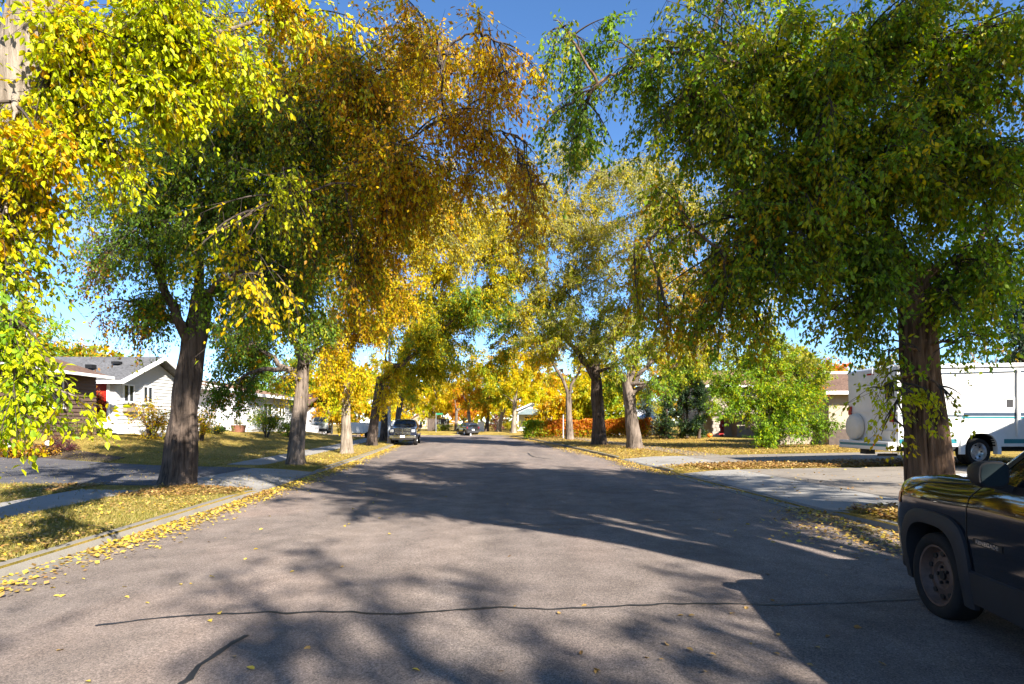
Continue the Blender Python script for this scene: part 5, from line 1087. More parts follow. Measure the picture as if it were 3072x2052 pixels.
def arch_path(cy, cz, rx, rz, n=22, p=2.6, z0=None):
    out = []
    for k in range(n + 1):
        a = math.pi*k/n; c, s_ = math.cos(a), math.sin(a)
        out.append((cy + rx*math.copysign(abs(c)**(2/p), c), cz + rz*abs(s_)**(2/p)))
    return out
def patch(L, corners, mat, name, parent, side=-1, off=.008, n=8, th=.004):
    """a pane or panel lying on the body side; corners are (y, z), anticlockwise"""
    c = [np.array(q, float) for q in corners]; vs, fs = [], []
    for i in range(n+1):
        for j in range(n+1):
            a, b = i/n, j/n; q = (c[0]*(1-a) + c[1]*a)*(1-b) + (c[3]*(1-a) + c[2]*a)*b; vs.append((side*(L.side(q[0], q[1]) + off), q[0], q[1]))
    for i in range(n):
        for j in range(n): fs.append((i*(n+1)+j, i*(n+1)+j+1, (i+1)*(n+1)+j+1, (i+1)*(n+1)+j))
    mb = MB(); mb.add(vs, fs); return mb.build(name, M[mat], parent, smooth=40)
def patch_top(L, y0, x0, y1, x1, mat, name, parent, off=.008, n=8):
    vs, fs = [], []
    for i in range(n+1):
        for j in range(n+1):
            y = y0 + (y1-y0)*i/n; x = (x0 + (x1-x0)*i/n)*(2*j/n - 1); vs.append((x, y, L.top(y, x) + off))
    for i in range(n):
        for j in range(n): fs.append((i*(n+1)+j, i*(n+1)+j+1, (i+1)*(n+1)+j+1, (i+1)*(n+1)+j))
    mb = MB(); mb.add(vs, fs); return mb.build(name, M[mat], parent, smooth=40)
def seam(L, pts, parent, mb, side=-1, w=.007, off=.002):
    P = []
    for (y0, z0), (y1, z1) in zip(pts[:-1], pts[1:]):
        for t in np.linspace(0, 1, 8, endpoint=False): P.append((y0 + (y1-y0)*t, z0 + (z1-z0)*t))
    P.append(pts[-1]); P = np.array(P); d = np.gradient(P, axis=0); d /= np.linalg.norm(d, axis=1, keepdims=True) + 1e-9; nn = np.stack([-d[:, 1], d[:, 0]], 1)
    vs = []
    for p, q in zip(P, nn):
        for sg in (-1, 1):
            y, z = p + q*w*sg*.5; vs.append((side*(L.side(y, z) + off), y, z))
    mb.add(vs, [(2*i, 2*i+1, 2*i+3, 2*i+2) for i in range(len(P)-1)])
def wheel(parent, c, r, w, rim_r, rim_mat, side=-1, steer=0, holes=10, deep=False, name='wheel'):
    """tyre with its rim, hub and dark hole discs as sub-parts; axis along x, outer face towards side"""
    Mx = Matrix.Translation(c) @ Matrix.Rotation(steer, 4, 'Z') @ Matrix.Rotation(R_(90)*(-side)*-1, 4, 'Y')
    # local z -> outward
    if side < 0: Mx = Matrix.Translation(c) @ Matrix.Rotation(steer, 4, 'Z') @ Matrix.Rotation(R_(-90), 4, 'Y')
    else: Mx = Matrix.Translation(c) @ Matrix.Rotation(steer, 4, 'Z') @ Matrix.Rotation(R_(90), 4, 'Y')
    h = w/2; mb = MB()
    mb.lathe([(rim_r*.96, -h*.9), (r*.9, -h), (r*.985, -h*.8), (r, -h*.5), (r, h*.5), (r*.985, h*.8), (r*.93, h*.97), (r*.84, h), (rim_r*1.04, h*.94), (rim_r, h*.80)], 36, M=Mx)
    o = mb.build(name, M['rubber'], parent, smooth=50)
    mb = MB(); d = -.35 if deep else .25
    mb.lathe([(rim_r*1.0, h*.86), (rim_r*.93, h*.84), (rim_r*.86, h*.45), (rim_r*.80, h*d), (rim_r*.62, h*(d+.12)), (rim_r*.46, h*(d+.22)), (rim_r*.40, h*(d+.05)), (rim_r*.12, h*(d+.05)), (0.001, h*(d+.05))], 32, M=Mx)
    rim = mb.build('rim', M[rim_mat], o, smooth=35)
    mb = MB()
    for k in range(holes):
        a = 2*math.pi*k/holes; q = Vector((rim_r*.70*math.cos(a), rim_r*.70*math.sin(a), h*(d+.085)))
        mb.lathe([(rim_r*.085, 0), (rim_r*.085, .012), (.0005, .013)], 10, M=Mx @ Matrix.Translation(q) @ Matrix.Diagonal((1, 1.25, 1, 1)))
    if holes: mb.build('hole_shade_disc', M['black'], o, smooth=40)['kind'] = 'stuff'  # flat dark discs on the rim stand in for shade inside holes
    mb = MB()
    for k in range(5):
        a = 2*math.pi*k/5 + .3; q = Vector((rim_r*.27*math.cos(a), rim_r*.27*math.sin(a), h*(d+.05)))
        mb.lathe([(.014, 0), (.014, .02), (.0005, .024)], 6, M=Mx @ Matrix.Translation(q))
    mb.lathe([(rim_r*.15, h*(d+.05)), (rim_r*.15, h*(d+.2)), (.0005, h*(d+.22))], 14, M=Mx)
    mb.build('hub', M['steel' if rim_mat != 'rust_rim' else 'black'], o, smooth=40)
    return o

def S8(y, zb, xs, xm, zm, xb, zbelt, xg, zgn, xr, zr, zt):
    return (y, [(0, zb), (xs-.12, zb), (xs, zb+.13), (xm, zm), (xb, zbelt), (xg, zgn), (xr, zr), (0, zt)])
SUV = [S8(.82, .34, .68, .74, .66, .72, .97, .62, 1.03, .42, 1.045, 1.05), S8(.76, .26, .79, .83, .66, .80, 1.0, .70, 1.075, .50, 1.095, 1.10), S8(.55, .22, .85, .885, .66, .865, 1.02, .77, 1.105, .54, 1.13, 1.14),
       S8(.2, .20, .87, .90, .66, .88, 1.04, .79, 1.135, .56, 1.16, 1.17), S8(-.20, .20, .87, .90, .68, .88, 1.05, .79, 1.15, .56, 1.185, 1.195), S8(-.46, .20, .87, .90, .68, .88, 1.07, .79, 1.17, .60, 1.20, 1.21),
       S8(-.78, .20, .87, .90, .70, .88, 1.08, .745, 1.38, .60, 1.45, 1.475), S8(-1.06, .20, .87, .90, .70, .88, 1.09, .70, 1.50, .58, 1.62, 1.655), S8(-1.8, .20, .87, .90, .70, .88, 1.10, .69, 1.52, .58, 1.655, 1.69),
       S8(-2.6, .20, .87, .90, .70, .88, 1.12, .68, 1.50, .57, 1.64, 1.68), S8(-3.15, .24, .86, .89, .70, .87, 1.13, .66, 1.48, .55, 1.60, 1.645), S8(-3.36, .30, .82, .86, .70, .84, 1.10, .63, 1.40, .52, 1.50, 1.54), S8(-3.43, .36, .72, .78, .70, .76, 1.06, .58, 1.28, .46, 1.36, 1.39)]

def arch_trim(L, cy, parent, mat='cladding', side=-1, r=.40, name='arch_trim'):
    """flat squared wheel arch moulding standing proud of the body"""
    inn = arch_path(cy, .36, r, .40, 26, 3.0); out = arch_path(cy, .36, r + .115, .505, 26, 3.4); inn = [(inn[0][0], .22)] + inn + [(inn[-1][0], .22)]; out = [(out[0][0] , .22)] + out + [(out[-1][0], .22)]
    vs, fs = [], []
    for (a, b), (c, d) in zip(inn, out):
        for (y, z, off) in ((c, d, -.01), (c, d, .022), (c*.75 + a*.25, d*.75 + b*.25, .040), (a, b, .034), (a, b, -.12)):
            x = L.side(min(.8, y), max(z, .30)); vs.append((side*(x + off), y, z))
    k = len(inn)
    for i in range(k-1):
        for j in range(4): fs.append((i*5+j, i*5+j+1, (i+1)*5+j+1, (i+1)*5+j))
    mb = MB(); mb.add(vs, fs); return mb.build(name, M[mat], parent, smooth=40)

def make_suv(name, loc, rotz, paintm, label, detail=False, cat='car', group=None, rim='steel', steer=0.0):
    root = thing(name, loc, label, cat, group, rotz); L = Loft(SUV); WB = -2.57
    body = L.mesh(80).build('body', M[paintm], root, smooth=30)
    cut = []
    for cy in (0, WB):
        for sd in (-1, 1):
            p = arch_path(cy, .36, .405, .405, 24, 3.0); p = [(p[0][0], .0)] + p + [(p[-1][0], .0)]
            mb = MB(); mb.prism([(sd*1.1, a, b) for a, b in p], (-sd*.5, 0, 0)); cut.append(mb)
    carve(body, cut, M['black']); body.parent = root
    for sd in (-1, 1):
        for cy in (0, WB): arch_trim(L, cy, root, side=sd); wheel(root, Vector((sd*.775, cy, .345)), .345, .225, .245, rim, sd, steer if cy == 0 else 0)
        # sill cladding
        vs, fs = [], []; yy = np.linspace(-.515, WB + .515, 20)
        prof = [(.27, -.02), (.27, .018), (.36, .026), (.50, .020), (.515, -.01)]
        for y in yy:
            lift = .02*max(0, min(1, (-y - .5)/1.4))
            for z, o in prof: vs.append((sd*(L.side(y, max(z, .33)) + o), y, z + lift*(z > .3)))
        for i in range(len(yy)-1):
            for j in range(4): fs.append((i*5+j, i*5+j+1, (i+1)*5+j+1, (i+1)*5+j))
        mb = MB(); mb.add(vs, fs); mb.build('sill_cladding', M['cladding'], root, smooth=40)
        gl = patch(L, [(-.68, 1.155), (-1.66, 1.165), (-1.66, 1.54), (-1.08, 1.54)], 'carglass', 'side_window', root, sd, .006)
        patch(L, [(-1.76, 1.165), (-2.56, 1.185), (-2.50, 1.53), (-1.76, 1.54)], 'carglass', 'side_window', root, sd, .006)
        patch(L, [(-2.68, 1.20), (-3.08, 1.23), (-3.02, 1.46), (-2.62, 1.52)], 'carglass', 'side_window', root, sd, .006)
        # window surround, dark
        mb = MB()
        for poly in ([(-.74, 1.135), (-3.12, 1.20)], [(-1.71, 1.15), (-1.71, 1.56)], [(-2.62, 1.17), (-2.56, 1.55)], [(-.62, 1.15), (-1.06, 1.56), (-2.5, 1.56), (-3.06, 1.48)]): seam(L, poly, root, mb, sd, .05, .009)
        mb.build('window_trim', M['black'], root)
        for poly in ([(-.53, .53), (-.47, .75), (-.45, .95), (-.47, 1.04), (-.60, 1.15)], [(-1.66, .52), (-1.70, .8), (-1.71, 1.13)], [(-2.30, .90), (-2.55, 1.02), (-2.66, 1.16)], [(.52, .98), (.2, 1.085), (-.45, 1.135), (-.62, 1.15)]): mb = MB(); seam(L, poly, root, mb, sd, .009, .003); mb.build('panel_gap', M['black'], root)
        for y in (-1.52, -2.38):
            mb = MB(); x = L.side(y, 1.0); mb.bar((sd*(x + .035), y - .10, 1.0), (sd*(x + .035), y + .10, 1.0), .022, .03); mb.box((sd*(x + .012), y - .085, 1.0), (.05, .025, .028)); mb.box((sd*(x + .012), y + .085, 1.0), (.05, .025, .028)); mb.build('door_handle', M[paintm], root, bevel=.005)
        # mirror
        mb = MB(); c = Vector((sd*.99, -.88, 1.245)); vs, fs = [], []; nn = 16
        for (dy, sx, sz) in ((.125, .025, .025), (.10, .07, .06), (.03, .092, .085), (-.05, .098, .092), (-.075, .092, .086)):
            for k in range(nn):
                a = 2*math.pi*k/nn; q = lambda v: math.copysign(abs(v)**.6, v); vs.append((c.x + sx*q(math.cos(a)), c.y + dy, c.z + sz*q(math.sin(a))))
        for i in range(4):
            for j in range(nn): fs.append((i*nn+j, i*nn+(j+1) % nn, (i+1)*nn+(j+1) % nn, (i+1)*nn+j))
        fs += [tuple(range(nn)), tuple(range(4*nn, 5*nn))]; mb.add(vs, fs)
        mb.bar((sd*.84, -.89, 1.14), (sd*.95, -.88, 1.17), .07, .05)
        mr = mb.build('door_mirror', M['black'], root, smooth=40)
        mb = MB(); vs = []
        for k in range(nn):
            a = 2*math.pi*k/nn; q = lambda v: math.copysign(abs(v)**.6, v); vs.append((c.x + .08*q(math.cos(a)), c.y - .078, c.z + .074*q(math.sin(a))))
        mb.add(vs, [tuple(range(nn))]); mb.build('mirror_glass', plain('mirror_dark_reflection', (.018, .026, .028), .22, spec=.2) if detail else M['glass'], mr)  # dull green-grey base colour stands in for the dark reflection
        # lamps
        mb = MB(); mb.lathe([(.0, .01), (.10, .01), (.125, -.02), (.125, -.1)], 20, M=Matrix.Translation((sd*.56, .80, .88)) @ Matrix.Rotation(R_(-90), 4, 'X')); mb.build('headlight', M['lens'], root, smooth=40)
        patch(L, [(.60, .86), (.70, .86), (.70, .95), (.60, .96)], 'amber', 'marker_light', root, sd, .006, 3)
        mb = MB(); mb.box((sd*.74, -3.37, .98), (.16, .12, .22)); mb.build('tail_light', M['redlens'], root, bevel=.02)
    patch_top(L, -.50, .66, -1.02, .56, 'carglass', 'windscreen', root, .006)
    mb = MB(); mb.box((0, -3.425, 1.24), (1.08, .10, .26)); mb.build('rear_window', M['carglass'], root, bevel=.03)
    mb = MB(); mb.box((0, .735, .37), (1.52, .20, .28)); mb.build('front_bumper', M['cladding'], root, bevel=.04)
    mb = MB(); mb.box((0, -3.40, .46), (1.55, .16, .26)); mb.build('rear_bumper', M['cladding'], root, bevel=.04)
    mb = MB(); mb.box((0, -3.49, .72), (.34, .02, .16)); mb.build('plate', M['white_trim'], root)
    mb = MB()
    for k in range(7): mb.box((-.27 + .09*k, .825, .86), (.045, .03, .14))
    mb.build('grille', M['black'], root, bevel=.01)
    return root, L
suv, SL = make_suv('parked_car', (4.53, 4.716, .012), R_(-10.5), 'black_paint', 'black car with rusty steel wheels parked at the right edge, nearest the viewer', True, 'car', rim='rust_rim', steer=R_(2))
suv.scale = (1.03, 1.03, 1.055)
cu = bpy.data.curves.new('badge', 'FONT'); cu.body = 'RENEGADE'; cu.size = .058; cu.extrude = .002; cu.offset = .0016; cu.space_character = 1.12; cu.align_x = 'CENTER'; cu.align_y = 'CENTER'
to = bpy.data.objects.new('badge_tmp', cu); COL.objects.link(to); dg = bpy.context.evaluated_depsgraph_get(); dg.update(); bme = bpy.data.meshes.new_from_object(to.evaluated_get(dg)); bpy.data.objects.remove(to)
def badge(me, mat, y, z, L, parent, off, sc=1.0):
    o = bpy.data.objects.new('badge', me); me.materials.clear(); me.materials.append(M[mat]); COL.objects.link(o); o.parent = parent
    x = L.side(y, z); nx = (L.side(y, z + .03) - L.side(y, z - .03))/.06
    X = Vector((0, -1, 0)); Yv = Vector((-nx, 0, 1)).normalized(); Zv = X.cross(Yv); Zv = Zv if Zv.x < 0 else -Zv
    o.matrix_local = Matrix.Translation((-(x + off), y, z)) @ Matrix((X, Yv, Zv)).transposed().to_4x4() @ Matrix.Diagonal((sc, sc*.82, 1, 1)); return o
badge(bme, 'chrome', -.72, .735, SL, suv, .006, .8)
mb = MB(); x = SL.side(-.72, .735); mb.box((-(x + .003), -.72, .735), (.004, .32, .042)); mb.build('badge_plate', M['black'], suv)

# --- pickup
PU = [S8(1.0, .55, .80, .86, .85, .84, 1.12, .78, 1.18, .55, 1.22, 1.24), S8(.9, .42, .90, .96, .85, .94, 1.16, .88, 1.24, .6, 1.29, 1.31), S8(.4, .40, .93, 1.0, .85, .98, 1.18, .90, 1.28, .65, 1.33, 1.36), S8(-.5, .40, .95, 1.0, .85, .99, 1.20, .90, 1.30, .65, 1.36, 1.39),
      S8(-.75, .40, .95, 1.0, .85, .99, 1.22, .86, 1.38, .70, 1.42, 1.44), S8(-1.4, .40, .95, 1.0, .85, .99, 1.24, .80, 1.72, .68, 1.86, 1.90), S8(-2.6, .40, .95, 1.0, .85, .99, 1.26, .79, 1.74, .68, 1.90, 1.94), S8(-2.95, .40, .95, 1.0, .85, .99, 1.27, .80, 1.66, .68, 1.82, 1.85),
      S8(-3.05, .42, .95, 1.0, .85, .99, 1.28, .92, 1.32, .7, 1.33, 1.33), S8(-4.7, .45, .95, 1.0, .85, .99, 1.30, .92, 1.34, .7, 1.35, 1.35), S8(-4.78, .5, .9, .97, .85, .96, 1.28, .9, 1.32, .7, 1.33, 1.33)]
pu = thing('pickup_truck', (-7.95, 41.6, .02), 'dark blue pickup facing the viewer, parked past the lamp post', 'truck', None, R_(180 + 6)); L = Loft(PU)
body = L.mesh(60).build('body', M['navy_paint'], pu, smooth=30); cut = []
for cy in (0, -3.55):
    for sd in (-1, 1):
        p = arch_path(cy, .44, .47, .47, 20, 2.3); p = [(p[0][0], .0)] + p + [(p[-1][0], .0)]; mb = MB(); mb.prism([(sd*1.2, a, b) for a, b in p], (-sd*.5, 0, 0)); cut.append(mb)
carve(body, cut, M['black'])
for sd in (-1, 1):
    for cy in (0, -3.55): wheel(pu, Vector((sd*.86, cy, .41)), .41, .27, .25, 'steel', sd, holes=8)
    patch(L, [(-.98, 1.30), (-1.75, 1.30), (-1.75, 1.78), (-1.36, 1.78)], 'carglass', 'side_window', pu, sd, .006); patch(L, [(-1.86, 1.30), (-2.72, 1.32), (-2.66, 1.78), (-1.86, 1.79)], 'carglass', 'side_window', pu, sd, .006)
    mb = MB(); mb.box((sd*1.17, -.95, 1.38), (.24, .10, .26)); mb.bar((sd*.92, -.95, 1.33), (sd*1.08, -.95, 1.35), .08, .05); mb.build('door_mirror', M['black'], pu, bevel=.03)
    mb = MB(); mb.box((sd*.76, .955, 1.06), (.26, .14, .20)); mb.build('headlight', M['lens'], pu, bevel=.03)
    mb = MB(); mb.box((sd*.62, 1.06, .58), (.16, .06, .10)); mb.build('fog_lamp', M['lens'], pu, bevel=.02)
patch_top(L, -.80, .74, -1.36, .66, 'carglass', 'windscreen', pu, .008)
mb = MB(); mb.box((0, .99, 1.02), (1.16, .08, .40)); gr = mb.build('grille', M['black'], pu, bevel=.02)
mb = MB()
for z in (.92, 1.12): mb.box((0, 1.04, z), (1.1, .03, .035))
mb.box((0, 1.05, 1.02), (.10, .04, .38)); mb.box((0, 1.04, 1.225), (1.2, .05, .03)); mb.box((0, 1.04, .83), (1.2, .05, .03)); mb.build('grille_bars', M['chrome'], gr)
mb = MB(); mb.box((0, 1.02, .64), (1.86, .18, .22)); mb.build('front_bumper', M['chrome'], pu, bevel=.04)
mb = MB(); mb.box((0, 1.0, .46), (1.5, .12, .12)); mb.build('valance', M['black'], pu, bevel=.02)
mb = MB(); mb.box((0, 1.118, .66), (.32, .02, .15)); mb.build('plate', M['white_trim'], pu)
mb = MB(); mb.box((0, -4.80, .62), (1.8, .16, .2)); mb.build('rear_bumper', M['chrome'], pu, bevel=.03)

make_suv('parked_car', (-9.45, 52.5, .03), R_(180 + 8), 'navy_paint', 'dark blue car parked behind the pickup, showing left of it', steer=0)
make_suv('parked_car', (-6.3, 74.6, .03), R_(24), 'dark_paint', 'charcoal car seen from behind at the far bend of the road')
make_suv('parked_car', (-19.0, 56.0, float(zg(-19.0, 56.0))), R_(180 + 14), 'silver_paint', 'silver car standing on a drive behind the grey forked trunk')
# small white utility trailer between the trunks
ut = thing('utility_trailer', (-14.8, 54.5, float(zg(-14.8, 54.5))), 'white box trailer seen between the pale and the dark trunk on the left', 'trailer'); zt2 = float(zg(-14.8, 54.5))
mb = MB(); mb.box((-14.8, 54.5, zt2 + .95), (1.7, 2.4, 1.0)); mb.build('box', M['rv_white'], ut, ws=True, bevel=.04)
for s_ in (-1, 1):
    mb = MB(); mb.lathe([(.12, -.09), (.28, -.09), (.3, -.05), (.3, .05), (.28, .09), (.12, .09), (.001, .06)], 20, M=Matrix.Translation((-14.8 + s_*.78, 54.5, zt2 + .3)) @ Matrix.Rotation(R_(90), 4, 'Y')); mb.build('wheel', M['rubber'], ut, smooth=40, ws=True)
mb = MB(); mb.box((-14.8, 54.5, zt2 + .42), (1.3, 2.3, .08)); mb.bar((-14.8, 53.3, zt2 + .42), (-14.8, 52.3, zt2 + .42), .06, .06); mb.build('chassis', M['black'], ut, ws=True)

# --- motorhome
RVZ = 1.10
rv = thing('motorhome', (11.55, 18.25, .40), 'white motorhome with teal stripes parked behind the largest trunk', 'motorhome', None, R_(-90 + 1.5))
def rrect(pts, r, n=4):
    out = []; k = len(pts)
    for i in range(k):
        p, a, b = np.array(pts[i], float), np.array(pts[i-1], float), np.array(pts[(i+1) % k], float); u, v = a - p, b - p; lu, lv = np.linalg.norm(u), np.linalg.norm(v); q = min(r[i] if hasattr(r, '__len__') else r, lu*.45, lv*.45)
        p0, p1 = p + u/lu*q, p + v/lv*q
        for t in np.linspace(0, 1, n+1): out.append(tuple(p0*(1-t)**2 + 2*p*t*(1-t) + p1*t*t))
    return out
prof = rrect([(.05, .50), (0, 2.72), (.12, 2.80), (5.3, 2.86), (6.7, 2.5), (6.8, 2.0), (5.75, 1.72), (5.6, .50)], [.1, .05, .15, .3, .3, .3, .3, .1])
mb = MB(); mb.prism([(-1.2, y, z) for y, z in prof], (2.4, 0, 0)); rvb = mb.build('body', M['rv_white'], rv, bevel=.045, smooth=35)
WY = 2.55; cut = []
for sd in (-1, 1):
    p = arch_path(WY, .38, .50, .50, 20, 2.6); p = [(p[0][0], .3)] + p + [(p[-1][0], .3)]; mb = MB(); mb.prism([(sd*1.4, a, b) for a, b in p], (-sd*.75, 0, 0)); cut.append(mb)
carve(rvb, cut, M['black'])
mb = MB()
for y in (5.9, ): mb.prism([(-1.0, q[0], q[1]) for q in rrect([(5.5, .45), (5.5, 1.9), (6.3, 1.8), (6.9, 1.25), (7.7, 1.1), (7.8, .5)], .12)], (2.0, 0, 0))
mb.build('cab', M['rv_white'], rv, bevel=.04, smooth=35)
for sd in (-1, 1):
    for dx in (0, -.26) : wheel(rv, Vector((sd*(1.07 + dx), WY, .36)), .375, .22, .255, 'steel', sd, holes=8, deep=True)
    wheel(rv, Vector((sd*.88, 6.7, .36)), .36, .22, .25, 'steel', sd, holes=8)
    inn = arch_path(WY, .38, .50, .50, 24, 2.6); out = arch_path(WY, .38, .66, .64, 24, 2.8); inn = [(inn[0][0], .30)] + inn + [(inn[-1][0], .30)]; out = [(out[0][0], .30)] + out + [(out[-1][0], .30)]; vs, fs = [], []
    for (a, b), (c, d) in zip(inn, out):
        for y, z, x in ((c, d, 1.198), (c*.8+a*.2, d*.8+b*.2, 1.25), (a, b, 1.26), (a, b, 1.1)): vs.append((sd*x, y, z))
    for i in range(len(inn)-1):
        for j in range(3): fs.append((i*4+j, i*4+j+1, (i+1)*4+j+1, (i+1)*4+j))
    mb = MB(); mb.add(vs, fs); mb.build('wheel_arch', M['rv_white'], rv, smooth=40)
    X = sd*1.2
    def strip(y0, y1, z0, z1, mat, name='stripe', th=.005):
        mb = MB(); mb.box2((X - .004*sd, y0, z0), (X + sd*th, y1, z1)); return mb.build(name, M[mat], rv)
    strip(.10, 2.0, 1.405, 1.44, 'teal_pale'); strip(.10, 2.1, 1.34, 1.385, 'navy_stripe'); strip(.10, 2.0, 1.29, 1.325, 'teal_pale'); strip(2.05, 5.5, 1.36, 1.45, 'navy_stripe'); strip(2.0, 5.5, 1.29, 1.345, 'teal')
    strip(.08, 1.84, .60, .72, 'teal'); strip(3.30, 5.5, .60, .72, 'teal')
    mb = MB()
    for z in (.82, .98, 1.14, 1.52, 1.62):
        for a, b in (((.08, 5.55),) if z > 1.0 else ((.08, 1.82), (3.3, 5.55))): mb.box2((X, a, z), (X + sd*.006, b, z + .018))
    mb.build('rub_rail', M['rv_white'], rv)
    mb = MB(); mb.bar((X + sd*.02, .02, 2.50), (X + sd*.02, 5.9, 2.66), .03, .022); mb.build('drip_rail', M['navy_stripe'], rv)
    mb = MB(); mb.bar((X + sd*.03, .02, 2.70), (X + sd*.03, 5.6, 2.80), .07, .06); mb.build('awning_roll', M['rv_white'], rv)
    def outline(y0, y1, z0, z1, name):
        mb = MB(); t = .012
        for a, b, c, d in ((y0, y1, z0, z0+t), (y0, y1, z1-t, z1), (y0, y0+t, z0+t, z1-t), (y1-t, y1, z0+t, z1-t)): mb.box2((X, a, c), (X + sd*.004, b, d))
        mb.build(name, M['rubber' if name == 'x' else 'cladding'], rv)
    outline(1.25, 1.95, 1.50, 1.85, 'hatch_outline'); outline(.2, .9, 1.5, 1.85, 'hatch_outline')
    mb = MB(); mb.box2((X, 3.32, 1.56), (X + sd*.02, 3.62, 1.88)); mb.build('fridge_vent', M['rv_white'], rv)
    mb = MB(); mb.box2((X + sd*.02, 3.36, 1.60), (X + sd*.026, 3.56, 1.82)); mb.build('vent_grille', M['cladding'], rv)
    mb = MB(); mb.box2((X + sd*.01, 3.66, .8), (X + sd*.07, 3.74, 2.66)); mb.build('awning_arm', M['rv_white'], rv)
    for y0, y1 in ((.5, 1.3), (3.95, 4.6)) if sd < 0 else ((3.95, 4.5),):
        mb = MB(); mb.box2((X - sd*.01, y0, 1.95), (X + sd*.012, y1, 2.45)); w_ = mb.build('window', M['black'], rv); mb = MB(); mb.box2((X + sd*.012, y0+.05, 2.0), (X + sd*.016, y1-.05, 2.40)); mb.build('pane', M['glass'], w_)
mb = MB(); mb.box2((1.199, 4.75, .6), (1.215, 5.35, 2.5)); dr = mb.build('door', M['rv_white'], rv, bevel=.003); mb = MB(); mb.box2((1.215, 4.8, 1.4), (1.25, 4.9, 1.5)); mb.build('handle', M['black'], dr)
mb = MB(); mb.box2((-.95, 7.0, 1.28), (.95, 7.02, 1.3)); mb.build('cab_trim', M['black'], rv)
mb = MB(); mb.add([(-.85, 6.28, 1.80), (.85, 6.28, 1.80), (.9, 6.92, 1.29), (-.9, 6.92, 1.29)], [(0, 1, 2, 3)]); mb.build('windscreen', M['carglass'], rv)
# rear
rv.scale = (1, 1, 1.09)
mb = MB(); mb.lathe([(0, .20), (.28, .19), (.37, .15), (.40, .09), (.40, 0)], 30, M=Matrix.Translation((-.74, .02, 1.05)) @ Matrix.Rotation(R_(90), 4, 'X')); mb.build('spare_tyre_cover', M['rv_cover'], rv, smooth=45)
mb = MB()
for x in (.22, .58): mb.tube([(x, .02, 2.78), (x, -.09, 2.80), (x, -.10, 2.6), (x, -.10, .95), (x, 0, .92)], .014, 8)
for z in (1.1, 1.4, 1.7, 2.0, 2.3, 2.6): mb.tube([(.22, -.10, z), (.58, -.10, z)], .012, 8)
mb.build('ladder', M['rv_white'], rv, smooth=40)
for x in (-1.06, .98):
    mb = MB(); mb.box((x, -.005, 1.32 if x > 0 else 1.55), (.14, .05, .26)); mb.build('tail_light', M['redlens'], rv, bevel=.01)
mb = MB()
for x in (-.12, 0, .12): mb.box((x, .0, 2.60), (.08, .05, .05))
mb.build('marker_lights', M['redlens'], rv)
mb = MB(); mb.box((.85, .01, 2.05), (.42, .03, .5)); w_ = mb.build('rear_window', M['rv_white'], rv, bevel=.01); mb = MB(); mb.box((.85, -.006, 2.05), (.34, .012, .42)); mb.build('pane', M['glass'], w_)
mb = MB(); mb.box((0, .02, 1.50), (2.36, .03, .03)); mb.build('rear_moulding', M['rv_white'], rv)
mb = MB(); mb.box((.75, .0, .80), (.5, .03, .32)); mb.build('hatch', M['rv_cover'], rv, bevel=.02)
mb = MB(); mb.box((0, -.16, .52), (2.46, .26, .24)); bp = mb.build('bumper', M['rv_white'], rv, bevel=.03)
mb = MB(); mb.box((0, -.292, .54), (2.30, .006, .07)); mb.build('bumper_stripe', M['teal'], bp)
mb = MB(); mb.box((.6, -.297, .54), (.10, .006, .05)); mb.build('reflector', M['redlens'], bp)
mb = MB(); mb.box((0, 3.0, .42), (1.6, 5.4, .12)); mb.tube([(.5, .5, .25), (.5, -.1, .25)], .04, 10); mb.box((-.3, .1, .32), (.3, .3, .16)); mb.build('chassis', M['black'], rv)
# ------------------------------------------------------------------ street furniture and garden things
lx, ly = (1168 - 1536)/FPX*41.2, 41.2; lz = float(zg(lx, ly))
lp = thing('lamp_post', (lx, ly, lz), 'tall grey steel lamp post standing before the parked pickup', 'street lamp')
mb = MB(); mb.tube([(0, 0, 0), (0, 0, 4.5), (0, 0, 9)], [.125, .10, .07], 14); mb.build('pole', M['pole'], lp, smooth=40)
mb = MB(); mb.tube([(0, 0, 0), (0, 0, .5)], [.16, .145], 14); mb.box((0, 0, .02), (.42, .42, .05)); mb.build('base', M['concrete'], lp, smooth=40)
mb = MB(); mb.tube([(0, 0, 8.8), (.5, 0, 9.3), (1.5, 0, 9.5), (2.3, 0, 9.5)], [.05, .045, .04, .035], 10); mb.build('arm', M['pole'], lp, smooth=40)
mb = MB(); mb.lathe([(0, .1), (.1, .09), (.16, .03), (.15, -.03), (0, -.05)], 16, M=Matrix.Translation((2.5, 0, 9.47)) @ Matrix.Diagonal((2.2, 1, 1, 1))); mb.build('lamp_head', M['pole'], lp, smooth=40)

sx, sy = (1308 - 1536)/FPX*78, 78
sg = thing('street_sign', (sx, sy, .3), 'small green street name blade on a thin post at the far bend', 'street sign')
mb = MB(); mb.tube([(0, 0, 0), (0, 0, 2.7)], .035, 8); mb.build('post', M['pole'], sg, smooth=40)
mb = MB(); mb.box((.45, 0, 2.55), (.95, .03, .24)); mb.build('blade', M['sign_green'], sg)
for px, Y, h, w, lab in ((1690, 53.0, 2.2, .05, 'thin pale post standing in front of the hedge'), (1412, 71.5, 1.0, .09, 'short white post right beside the far dark car')):
    x = (px - 1536)/FPX*Y; q = thing('post', (x, Y, float(zg(x, Y))), lab, 'post'); mb = MB(); mb.box((0, 0, h/2), (w*1.6, w*1.6, h)); mb.build('shaft', M['white_sid'], q, bevel=.01); mb = MB(); mb.box((0, 0, h + .02), (w*2, w*2, .05)); mb.build('cap', M['white_sid'], q)
